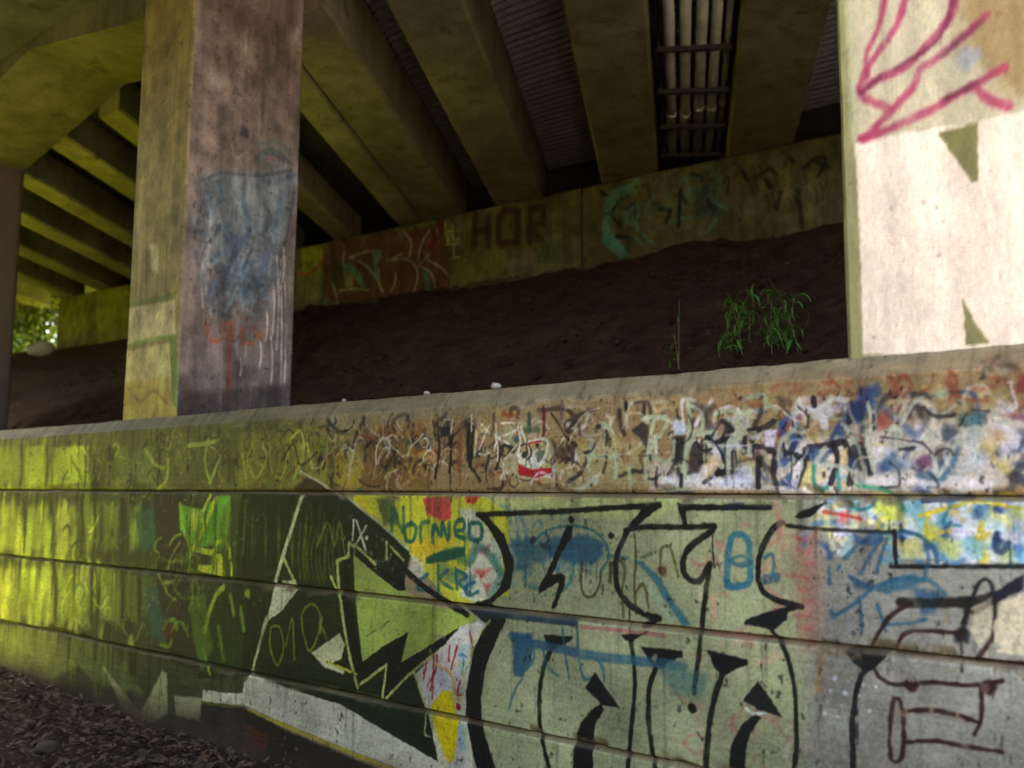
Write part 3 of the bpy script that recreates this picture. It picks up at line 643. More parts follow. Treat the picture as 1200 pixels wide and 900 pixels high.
p;50,102,123;12;75;-1223 1260 -1150 1307 -1073 1329 -1051 1307 -1098 1275 -1170 1252
p;44,84,122;18;70;-1075 1276 -1007 1275 -974 1260 -1022 1193 -1056 1190
p;45,89,114;9;70;-1296 1304 -1229 1278 -1224 1254 -1291 1268
s;30,28,22;35;9;90;1;-1126 1225 -1026 1230 -888 1247 -834 1265
s;30,28,30;14;4;95;1;-923 1173 -887 1261 -863 1313 -837 1321 -825 1288 -849 1236 -889 1210
p;28,28,40;6;90;-862 1229 -828 1276 -727 1349 -730 1300 -795 1259 -863 1218
o;30,30,30;26;14;85;-928 1130
s;30,30,28;20;9;80;1;-901 1246 -918 1173 -931 1121
s;48,24,22;15;5;92;1;-1244 1039 -1211 1102 -1157 1181 -1089 1222
s;48,24,22;15;5;92;1;-1148 1056 -1131 1101 -1092 1128 -1002 1137 -933 1138
s;48,24,22;14;5;92;1;-1148 1056 -1033 1051 -883 1057 -742 1059
s;48,24,22;14;5;92;1;-819 1260 -822 1182 -841 1119 -883 1059
s;48,24,22;15;5;92;1;-1227 985 -1199 953 -1152 941 -1037 962 -900 971 -808 997
s;48,24,22;15;5;92;1;-1160 894 -1178 798 -1182 696 -1165 676 -1141 700 -1131 805 -1140 885 -1160 894
s;48,24,22;15;5;92;1;-1126 855 -1027 870 -958 866 -892 853
s;48,24,22;14;5;92;1;-1130 748 -1031 770 -936 767 -819 770
s;48,24,22;14;5;92;1;-874 969 -878 872 -902 814
o;48,24,22;24;9;90;-1100 945
o;48,24,22;25;14;90;-848 972
p;30,30,28;5;100;-1336 1032 -1286 1062 -1159 1063 -1227 985 -1258 963
s;26,28,28;21;3;100;1;-1261 981 -1291 905 -1311 777 -1313 614
p;206,196,166;8;90;-803 1253 -692 1302 -703 1085 -822 1086 -828 1168
p;206,196,160;9;60;-883 1233 -829 1265 -835 1139 -873 1099 -898 1147
o;68,155,148;25;25;75;-1281 1564
o;226,210,220;20;25;75;-1234 1577
o;196,206,80;33;25;75;-1182 1571
o;190,200,90;38;24;75;-1141 1542
o;129,178,185;33;24;75;-1075 1555
o;200,90,80;23;25;75;-1314 1520
o;220,170,90;17;25;75;-1267 1524
o;139,188,190;27;24;75;-1043 1508
o;200,200,80;27;24;75;-1010 1470
o;103,167,183;24;24;75;-971 1521
o;224,226,236;24;23;75;-930 1516
o;226,220,236;32;23;75;-915 1473
o;121,183,189;36;23;75;-879 1432
o;190,200,110;32;23;75;-948 1417
o;120,168,184;31;23;75;-847 1547
o;200,176,60;21;23;75;-845 1476
o;200,226,226;31;23;75;-810 1497
o;49,81,122;20;23;75;-795 1435
o;180,200,120;23;23;75;-775 1408
o;190,206,130;25;23;75;-743 1549
o;196,200,214;25;22;75;-732 1460
o;206,206,120;27;24;75;-1086 1423
o;48,80,113;16;23;75;-861 1547
o;26,41,77;13;23;75;-809 1468
o;142,133,171;20;23;75;-773 1576
s;54,135,133;16;5;90;1;-1287 1570 -1266 1546 -1219 1559 -1205 1590
s;63,153,126;14;5;85;1;-1247 1633 -1186 1627 -1121 1590 -1099 1548
s;33,51,95;21;4;95;1;-1034 1585 -955 1589 -872 1598
s;206,190,60;12;4;90;1;-1047 1531 -956 1557 -873 1581 -806 1576 -730 1560
s;200,186,60;10;4;90;1;-858 1610 -885 1546
s;190,60,60;13;5;90;1;-1394 1537 -1330 1529 -1257 1515
s;206,186,50;10;4;80;1;-1013 1544 -1030 1470 -959 1481
s;210,180,50;12;4;80;1;-849 1513 -865 1461 -824 1479
s;50,126,141;12;4;80;1;-950 1557 -969 1510 -917 1499
s;37,61,95;17;5;85;1;-803 1477 -816 1434 -791 1413 -768 1447
p;206,204,140;12;80;-1121 1446 -1045 1460 -1042 1381 -1123 1377
s;48,95,122;15;5;85;1;-1114 1476 -1056 1460 -1012 1420 -997 1374
s;170,178,84;21;5;85;1;-5017 1893 -5064 1788 -4968 1681 -4870 1785 -4911 1890
s;170,178,84;21;5;85;1;-4852 1915 -4815 1732 -4711 1680 -4653 1832
s;170,178,84;20;5;85;1;-4641 1908 -4545 1956 -4507 1829 -4588 1680
s;170,178,84;21;5;85;1;-5121 1832 -5075 1682
s;170,178,84;20;5;85;1;-4478 1878 -4423 1738
s;44,50,36;15;5;70;1;-4717 1782 -4606 1882 -4535 1754 -4381 1826
s;40,46,40;22;11;50;1;-5551 1953 -5332 1902 -5438 1766
s;178,196,92;28;8;85;1;-5751 1902 -5547 1908 -5391 1925
s;178,196,92;28;8;85;1;-5510 1935 -5539 1795 -5469 1662
s;178,196,92;28;8;85;1;-5381 1793 -5433 1706 -5468 1651
p;60,50,40;15;90;-4584 1619 -4468 1679 -4327 1649 -4196 1582 -4542 1580
s;186,186,160;13;5;90;1;-4533 1719 -4342 1649 -4173 1573
s;34,28,28;18;4;85;1;-3418 1951 -3399 1819 -3427 1674
s;34,28,28;17;4;85;1;-3342 1941 -3319 1803 -3327 1702
s;34,28,28;17;4;85;1;-3312 1940 -3318 1745
s;34,28,28;17;4;85;1;-3194 1942 -3202 1843 -3191 1729
s;34,28,28;17;4;85;1;-3165 1927 -3182 1743 -3152 1701 -3119 1659
s;34,28,28;17;4;85;1;-3060 1783 -3078 1714
s;34,28,28;17;4;85;1;-2987 1782 -3013 1713
p;40,32,34;9;80;-3402 1936 -3331 1933 -3331 1890 -3391 1877
p;34,30,40;13;60;-3223 1936 -3166 1934 -3172 1743 -3211 1758
s;140,84,44;39;13;70;1;-3262 1923 -3255 1816 -3263 1716
s;150,60,40;21;12;60;1;-2971 1981 -2881 1964
s;214,208,190;11;3;95;0;-3181 1984 -3179 1906
s;214,208,190;11;3;95;0;-3146 1905 -3150 1841 -3158 1778
s;214,208,190;11;3;95;0;-3118 1939 -3061 1888
s;214,208,190;11;3;95;0;-3062 1930 -3098 1868 -3126 1813
s;214,208,190;11;3;95;0;-3125 1792 -3097 1784 -3060 1794
s;214,208,190;11;3;95;0;-3020 1935 -3015 1851 -3028 1803
s;214,208,190;11;3;95;0;-3024 1880 -3005 1824 -3005 1755
s;214,208,190;11;3;95;0;-2984 1937 -2903 1934
s;214,208,190;11;3;95;0;-3006 1865 -2898 1896
s;214,208,190;11;3;95;0;-3001 1861 -2933 1835
s;214,208,190;11;3;95;0;-3312 1962 -3316 1897
p;170,40,48;5;100;-2879 1739 -2792 1708 -2670 1720 -2683 1690 -2775 1668 -2870 1685
s;214,206,190;7;3;90;1;-2870 1678 -2775 1663 -2675 1690
p;206,208,196;8;80;-2880 1793 -2827 1779 -2759 1804 -2708 1776 -2716 1737 -2792 1711 -2871 1739
p;60,80,60;8;70;-2776 1791 -2717 1803 -2716 1750 -2759 1744
s;170,40,48;13;4;90;1;-2828 1819 -2793 1838 -2742 1843
s;204,212,196;12;4;90;1;-2881 1916 -2863 1847 -2880 1780
s;204,212,196;12;4;90;1;-2863 1908 -2810 1805 -2793 1738
s;204,212,196;12;4;90;1;-2810 1845 -2708 1849 -2708 1789 -2750 1724
o;30,30,30;10;4;100;-2763 1824
o;56,80,97;16;6;80;-2889 1855
o;36,36,40;20;10;80;-2915 1808
o;30,40,30;16;6;90;-2836 1779
s;90,24,40;16;6;85;1;-2726 2003 -2721 1916 -2725 1870
s;30,66,50;20;8;80;1;-2811 1974 -2806 1892
s;60,90,60;32;16;60;1;-2828 1900 -2759 1897
s;60,44,44;9;4;70;1;-2675 1848 -2658 1801 -2675 1756
s;60,44,44;9;4;70;1;-2666 1823 -2651 1786 -2666 1735
s;60,44,44;9;4;70;1;-2657 1838 -2643 1771 -2658 1741
s;60,44,44;9;4;70;1;-2648 1814 -2636 1788 -2650 1747
s;60,44,44;9;4;70;1;-2639 1829 -2629 1773 -2642 1753
s;60,44,44;9;4;70;1;-2630 1843 -2621 1791 -2633 1732
s;60,44,44;9;4;70;1;-2620 1819 -2614 1776 -2625 1738
s;60,44,44;9;4;70;1;-2612 1834 -2607 1793 -2617 1744
s;60,44,44;9;4;70;1;-2603 1809 -2599 1778 -2609 1749
s;60,44,44;9;4;70;1;-2594 1824 -2592 1795 -2601 1729
s;60,44,44;9;4;70;1;-2585 1839 -2585 1780 -2593 1735
s;60,44,44;9;4;70;1;-2576 1814 -2577 1798 -2585 1741
s;60,44,44;9;4;70;1;-2567 1829 -2570 1782 -2577 1746
s;60,44,44;9;4;70;1;-2558 1844 -2563 1767 -2569 1752
s;60,44,44;9;4;70;1;-2549 1820 -2556 1785 -2561 1732
s;60,44,44;9;4;70;1;-2541 1834 -2549 1770 -2553 1738
s;50,40,44;19;6;70;1;-2473 1771 -2497 1708 -2545 1670 -2585 1651
s;80,60,80;16;8;70;1;-2561 1949 -2521 1908 -2513 1862
s;150,176,150;19;8;70;1;-2458 1822 -2466 1752
s;90,70,90;16;8;60;1;-2617 2024 -2621 1932
p;50,46,48;11;80;-2246 1872 -2181 1907 -2152 1893 -2160 1790 -2196 1840
p;44,40,42;14;75;-2041 1841 -1973 1844 -1982 1726 -2043 1739
p;40,36,40;14;75;-1947 1808 -1868 1841 -1862 1794 -1910 1690 -1969 1679
p;50,44,52;18;60;-1931 1973 -1827 1962 -1867 1911 -1829 1857 -1868 1818 -1893 1906
p;46,38,36;10;80;-1790 1896 -1746 1871 -1766 1826 -1817 1804
p;196,204,220;11;90;-2033 1906 -1972 1910 -1973 1850 -2027 1846
p;214,216,222;21;70;-2099 1674 -1696 1666 -1696 1632 -2099 1638
s;172,184,150;19;4;90;1;-2123 1929 -2153 1789 -2168 1729 -2169 1650
s;172,184,150;19;4;90;1;-2124 1916 -2068 1920 -2068 1884 -2139 1795
s;172,184,150;19;4;90;1;-2180 1919 -2123 1929 -2067 1926
s;172,184,150;19;4;90;1;-2154 1765 -2070 1739 -2035 1763 -2028 1822
s;172,184,150;18;4;90;1;-1958 1981 -1953 1879 -1974 1773 -1983 1667
s;172,184,150;18;4;90;1;-1958 1975 -1899 1936 -1900 1860 -1961 1803
s;172,184,150;18;3;90;1;-1887 1853 -1829 1851
s;172,184,150;18;4;90;1;-1894 1848 -1862 1794
s;172,184,150;18;3;90;1;-1834 1927 -1795 1937 -1739 1934 -1690 1909
s;172,184,150;18;3;90;1;-1739 1928 -1734 1854 -1779 1792 -1788 1678
s;172,184,150;18;3;90;1;-1685 1863 -1741 1820 -1805 1793
s;172,184,150;18;3;90;1;-1754 1814 -1718 1779 -1681 1756
s;172,184,150;20;4;90;1;-2466 1765 -2328 1762
s;172,184,150;20;4;90;1;-2380 1909 -2335 1857 -2328 1775
s;172,184,150;19;4;90;1;-2314 1731 -2329 1669
s;172,184,150;19;4;90;1;-2255 1712 -2248 1650
s;40,36,38;16;5;85;1;-2112 1710 -2120 1632
s;40,36,38;16;5;85;1;-1996 1679 -1997 1632
s;40,36,38;16;5;85;1;-1891 1649 -1858 1667
s;40,36,38;15;4;85;1;-1832 1678 -1788 1686 -1726 1683
s;40,36,38;17;5;85;1;-2365 1858 -2373 1814
s;40,36,38;17;5;85;1;-2267 1998 -2267 1973
s;40,36,38;17;5;85;1;-2173 1980 -2177 1943
s;40,36,38;16;5;85;1;-2012 1954 -2006 1917
s;40,36,38;17;5;85;1;-2374 1732 -2389 1694
p;200,196,180;7;90;-1927 1825 -1901 1830 -1908 1807
s;214,214,196;9;3;90;1;-1802 1908 -1753 1871
p;150,110,96;10;70;-1828 1886 -1796 1890 -1797 1850 -1823 1851
p;196,170,120;14;60;-1883 1725 -1831 1770 -1806 1724 -1871 1655
s;32,28,32;24;5;88;1;-1685 1852 -1625 1861 -1582 1887
s;32,28,32;23;5;88;1;-1668 1795 -1621 1782 -1580 1765
s;32,28,32;23;5;88;1;-1562 1753 -1516 1763 -1503 1796
s;32,28,32;23;5;88;1;-1550 1797 -1545 1753
s;32,28,32;23;5;88;1;-1447 1783 -1381 1787 -1315 1796
s;32,28,32;22;5;88;1;-1348 1792 -1334 1727 -1363 1643
s;32,28,32;22;5;88;1;-1305 1796 -1280 1727 -1294 1643
s;32,28,32;23;5;88;1;-1493 1752 -1460 1719 -1497 1632
s;32,28,32;24;6;88;1;-1803 1897 -1759 1866 -1791 1827 -1830 1811
s;32,28,32;24;5;88;1;-1832 1684 -1794 1689 -1726 1683
s;32,28,32;24;5;88;1;-1755 1769 -1756 1712
s;32,28,32;24;5;88;1;-1651 1744 -1654 1632
s;32,28,32;23;5;88;1;-1459 1773 -1449 1708
s;32,28,32;22;5;88;1;-1279 1938 -1286 1874
s;32,28,32;22;5;88;1;-1252 1789 -1214 1679
s;32,28,32;23;5;88;1;-1419 1967 -1415 1940
s;32,28,32;23;5;88;1;-1580 1754 -1588 1676 -1577 1632
s;32,28,32;24;5;88;1;-1704 1824 -1712 1768
o;44,71,113;24;23;75;-1491 1823
o;44,71,113;21;23;75;-1503 1796
o;44,71,113;26;23;75;-1540 1731
o;44,71,113;24;23;75;-1530 1654
o;44,71,113;23;22;75;-1324 1844
o;44,71,113;23;23;75;-1426 1756
o;44,71,113;28;22;75;-1258 1915
o;44,71,113;25;22;75;-1249 1888
o;44,71,113;23;22;75;-1204 1975
o;44,71,113;18;22;75;-1220 1966
o;44,71,113;27;22;75;-1168 1704
o;44,71,113;20;22;75;-1276 1716
o;44,71,113;16;23;75;-1548 1863
p;206,200,216;7;85;-1625 1855 -1571 1853 -1579 1787 -1620 1788
p;220,214,214;7;80;-1506 1708 -1471 1741 -1466 1708 -1497 1622 -1519 1643
p;206,190,120;10;70;-1449 1729 -1416 1707 -1452 1627 -1486 1627
p;210,190,130;10;80;-1322 1759 -1297 1774 -1299 1716 -1329 1717
p;200,204,220;20;70;-1795 1666 -1670 1733 -1672 1632 -1833 1632
p;180,186,90;14;60;-1700 1733 -1664 1733 -1671 1677
s;166,172,154;17;4;85;1;-1502 1851 -1555 1803 -1569 1742
s;166,172,154;16;4;85;1;-1313 1865 -1272 1810 -1233 1726 -1235 1674
s;166,172,154;16;4;85;1;-1427 1707 -1361 1712 -1308 1701 -1256 1674
s;166,172,154;16;4;85;1;-1381 1776 -1415 1729
s;166,172,154;16;4;85;1;-1517 1720 -1564 1676
s;166,172,154;16;4;85;1;-1220 1819 -1212 1746 -1204 1684
s;166,172,154;17;4;85;1;-1789 1919 -1740 1860 -1779 1803 -1782 1678
s;166,172,154;17;4;85;1;-1684 1886 -1754 1831
s;166,172,154;17;4;85;1;-1748 1797 -1682 1750
s;57,144,125;19;5;90;1;-1427 1707 -1429 1654 -1408 1622 -1380 1627
s;56,135,125;16;5;85;1;-1335 1685 -1332 1622
s;71,153,118;16;6;80;1;-1268 1638 -1216 1628 -1166 1623
o;41,61,104;32;25;60;-1258 1915
o;46,61,96;28;25;60;-1238 1904
o;58,90,114;31;25;60;-1193 1980
o;72,63,106;25;25;60;-1225 1972
o;150,80,50;28;25;60;-1111 2016
o;160,80,60;22;25;60;-1112 1975
o;150,40,60;22;25;60;-1157 1864
o;68,100,124;31;25;60;-1137 1724
o;78,110,133;28;24;60;-1123 1704
o;41,60,79;30;24;60;-931 1810
o;110,60,40;18;24;60;-920 1963
o;46,78,80;29;23;60;-878 1862
o;70,127,134;26;23;60;-855 1866
o;110,60,100;27;24;60;-1030 1713
o;50,50,50;27;24;60;-967 1741
o;46,89,122;33;24;60;-1022 1653
o;43,61,104;30;24;60;-1033 1628
o;49,81,122;24;24;60;-959 1692
o;120,30,30;26;23;60;-701 1968
o;140,90,60;26;23;60;-704 1906
o;180,196,160;21;24;60;-957 1960
o;176,140,96;29;23;60;-787 1805
o;196,190,196;29;23;60;-765 1900
o;183,196,198;32;23;60;-863 1798
o;206,186,130;35;23;60;-820 1767
o;190,206,214;35;23;60;-848 1729
o;130,60,40;18;24;60;-928 1998
o;120,126,120;25;25;60;-1119 1806
o;196,196,220;24;24;60;-1051 1783
s;186,190,172;14;5;85;1;-992 1812 -995 1752 -984 1672
s;186,190,172;14;5;85;1;-908 1809 -934 1741 -979 1667
s;186,190,172;13;5;85;1;-897 1750 -889 1813 -852 1836 -836 1806 -861 1749
s;186,190,172;14;6;85;1;-1148 1822 -1127 1847 -1103 1820 -1120 1775
s;186,190,172;14;5;85;1;-1097 1856 -1055 1925 -1025 1944
s;186,190,172;14;6;85;1;-1215 1939 -1203 1860 -1221 1798 -1193 1715
s;186,190,172;14;5;85;1;-1105 1770 -1051 1783 -1006 1812
s;44,48,54;16;6;85;1;-1273 1779 -1250 1695
s;44,48,54;16;6;85;1;-1237 1768 -1214 1679
s;44,48,54;15;5;85;1;-1105 1764 -1061 1768
s;70,110,141;18;7;70;1;-910 1760 -936 1701 -980 1643
s;110,70,60;12;6;70;1;-1099 1923 -1115 1893
s;226,222,220;30;15;80;1;-1210 1653 -1075 1653 -962 1628 -826 1638
s;230,226,230;26;12;70;1;-933 1657 -817 1643
s;140,66,50;12;8;60;1;-1080 2036 -1058 1991 -1089 1953
s;140,66,50;12;7;60;1;-935 2043 -909 1999 -934 1929
s;140,66,50;12;7;60;1;-824 2055 -802 2073 -782 2037
s;140,66,50;12;8;60;1;-1141 2003 -1104 2025
s;190,180,190;13;6;80;1;-3486 1600 -3132 1589 -2707 1588
s;200,190,80;13;6;80;1;-2768 1584 -2668 1580
s;64,80,98;14;7;70;1;-2072 1603 -1950 1607
"""
COLUMN_END_PAINT = """
p;112,124,130;72;80;190 3893 372 3975 655 4032 856 4177 1040 4122 1025 3872 915 3535 833 3213 700 3044 512 3026 380 3197 280 3498
s;58,83,103;38;32;50;1;221 3837 302 3631 403 3330 511 3058
s;58,83,103;38;32;50;1;347 3890 387 3652 443 3403
s;58,83,103;40;33;50;1;656 4019 815 3993 1015 4116
s;58,83,103;40;33;50;1;898 3945 847 3623 780 3338
s;58,83,103;39;32;50;1;551 3790 615 3572 596 3303
s;40,48,54;26;19;50;1;192 3849 372 3962 656 4012 972 4139
s;40,48,54;27;20;50;1;1021 3976 954 3578 833 3213 714 3059
s;40,48,54;25;19;50;1;390 3587 340 3738
s;40,48,54;26;20;50;1;744 3804 811 3717 738 3565
s;40,48,54;27;20;50;1;969 4209 787 4262 650 4153
s;40,48,54;27;20;50;1;805 4232 970 4195
s;160,172,170;31;31;40;1;207 3834 284 3550 379 3229 476 3007
s;160,172,170;32;32;40;1;476 3805 560 3613 519 3353
s;160,172,170;33;33;40;1;662 3885 719 3662 690 3254
s;70,96,88;34;20;60;1;645 4254 840 4347 966 4278
s;70,96,88;33;20;60;1;688 4185 884 4269
s;70,96,88;33;20;60;1;651 4120 786 4282
o;50,40,56;46;26;70;534 4323
s;150,140,136;19;10;70;1;435 4192 469 4102 572 4178
s;196,190,176;15;6;85;1;848 3216 869 3011 862 2802
s;196,190,176;15;6;85;1;879 3425 907 3057 907 2688
s;196,190,176;15;6;85;1;921 3195 950 2804 950 2412
s;196,190,176;15;6;85;1;960 3236 989 2839 989 2443
s;196,190,176;14;6;85;1;794 3006 812 2875 802 2741
s;196,190,176;15;6;85;1;933 3505 951 3371 940 3232
s;196,190,176;14;6;85;1;851 2781 871 2600 863 2418
s;196,190,176;14;6;85;1;752 2735 768 2638 757 2538
s;196,190,176;14;6;85;1;584 2584 598 2521 587 2456
s;170,160,150;15;6;75;1;284 3402 252 3205 275 3019
s;170,160,150;15;6;75;1;258 3365 227 3137 252 2921
s;170,160,150;15;6;75;1;341 3126 305 2986 325 2856
s;150,70,40;31;12;70;1;286 2800 319 2692 418 2705 427 2820
s;150,70,40;32;13;70;1;428 2808 484 2841 504 2729
s;150,70,40;32;13;70;1;589 2811 587 2701 684 2713
s;150,70,40;33;13;70;1;694 2832 743 2760 773 2790
s;150,70,40;31;13;70;1;475 2731 488 2446 504 2258
s;130,60,40;57;25;50;1;488 2446 505 2245
s;150,140,140;49;21;70;1;998 5586 1020 5449 994 5255
s;120,110,108;38;26;50;1;237 5264 253 5068
p;58,46,44;51;60;62 2271 1083 2438 1094 2170 71 2104
p;46,38,34;48;50;55 2403 168 2414 183 2111 71 2104
"""
COLUMN_FRONT_PAINT = """
p;186,176,140;19;90;-6817 2973 -6119 2951 -6086 2700 -6787 2687
p;186,176,132;19;90;-6782 2641 -6104 2653 -6060 2405 -6119 2319 -6770 2406
p;176,160,84;25;80;-6808 2409 -6060 2405 -6033 2091 -6787 2098
p;96,120,60;12;90;-6175 2691 -6075 2699 -6036 2133 -6089 2226
s;110,140,64;31;13;80;1;-6748 2683 -6443 2699 -6107 2690
s;90,110,52;38;19;70;1;-6782 3008 -6412 2988 -6112 2993
s;120,80,60;25;12;50;1;-6714 2357 -6519 2250 -6348 2315 -6166 2218
s;90,84,52;20;13;50;1;-6806 3484 -6785 3280 -6777 3080
s;90,84,52;19;13;50;1;-6703 3466 -6682 3265 -6675 3067
s;90,84,52;19;13;50;1;-6552 3441 -6532 3242 -6525 3047
s;90,84,52;19;13;50;1;-6392 3415 -6374 3219 -6368 3027
s;90,84,52;19;12;50;1;-6273 3395 -6256 3201 -6250 3011
p;200,196,150;25;60;-6500 3413 -6381 3419 -6359 3185 -6457 3212
"""
RIGHT_COLUMN_PAINT = """
p;196,184,150;13;100;-1297 4369 -454 3956 -514 2835 -1345 2902
p;150,122,76;91;90;-893 4171 -454 3956 -509 2923 -714 3010 -846 3208
p;148,144,94;7;95;-1317 4303 -1262 4277 -1259 2952 -1249 2114 -1386 2126
p;186,180,140;13;70;-1269 4280 -1201 4248 -1239 2960 -1272 2968
p;240,222,196;9;100;-1252 2957 -1066 2952 -815 2935 -664 2934 -460 2910 -505 2073 -1251 2127 -1248 2509
p;128,122,72;5;100;-952 2928 -812 2931 -822 2710 -844 2721
p;130,124,76;5;100;-892 2298 -856 2208 -805 2127 -888 2129
s;170,48,84;30;16;80;1;-1035 3573 -1053 3441 -1098 3353 -1175 3274 -1210 3215 -1222 3163 -1194 3114 -1109 3060
s;170,48,84;33;16;80;1;-857 3475 -892 3354 -955 3281 -1056 3211 -1146 3190 -1218 3162
s;170,48,84;29;16;80;1;-766 3319 -843 3266 -949 3206 -1001 3182 -1028 3123 -1109 3050 -1219 2969
s;170,48,84;33;16;80;1;-1225 2967 -1128 2981 -987 3012 -882 3049 -794 3080 -720 3106
s;170,48,84;32;15;80;1;-818 3064 -770 3000 -711 2965
s;170,48,84;21;17;80;1;-1106 3563 -1144 3403 -1193 3314 -1197 3211
s;86,28,54;18;13;60;1;-864 3444 -931 3283 -1087 3214
s;86,28,54;23;13;60;1;-1219 3155 -1152 3191
s;86,28,54;22;12;60;1;-911 3047 -808 3077
s;86,28,54;22;12;60;1;-784 3302 -919 3214
o;150,160,176;40;22;60;-832 3178
o;150,140,120;6;5;60;-1244 2616
o;150,140,120;6;5;60;-1205 2191
o;150,140,120;5;5;60;-932 2157
o;150,140,120;6;5;60;-1007 2671
o;150,140,120;6;5;60;-963 2649
o;150,140,120;6;5;60;-1112 2416
o;150,140,120;5;4;60;-740 2195
o;150,140,120;6;5;60;-1124 2670
o;150,140,120;6;5;60;-965 2465
"""
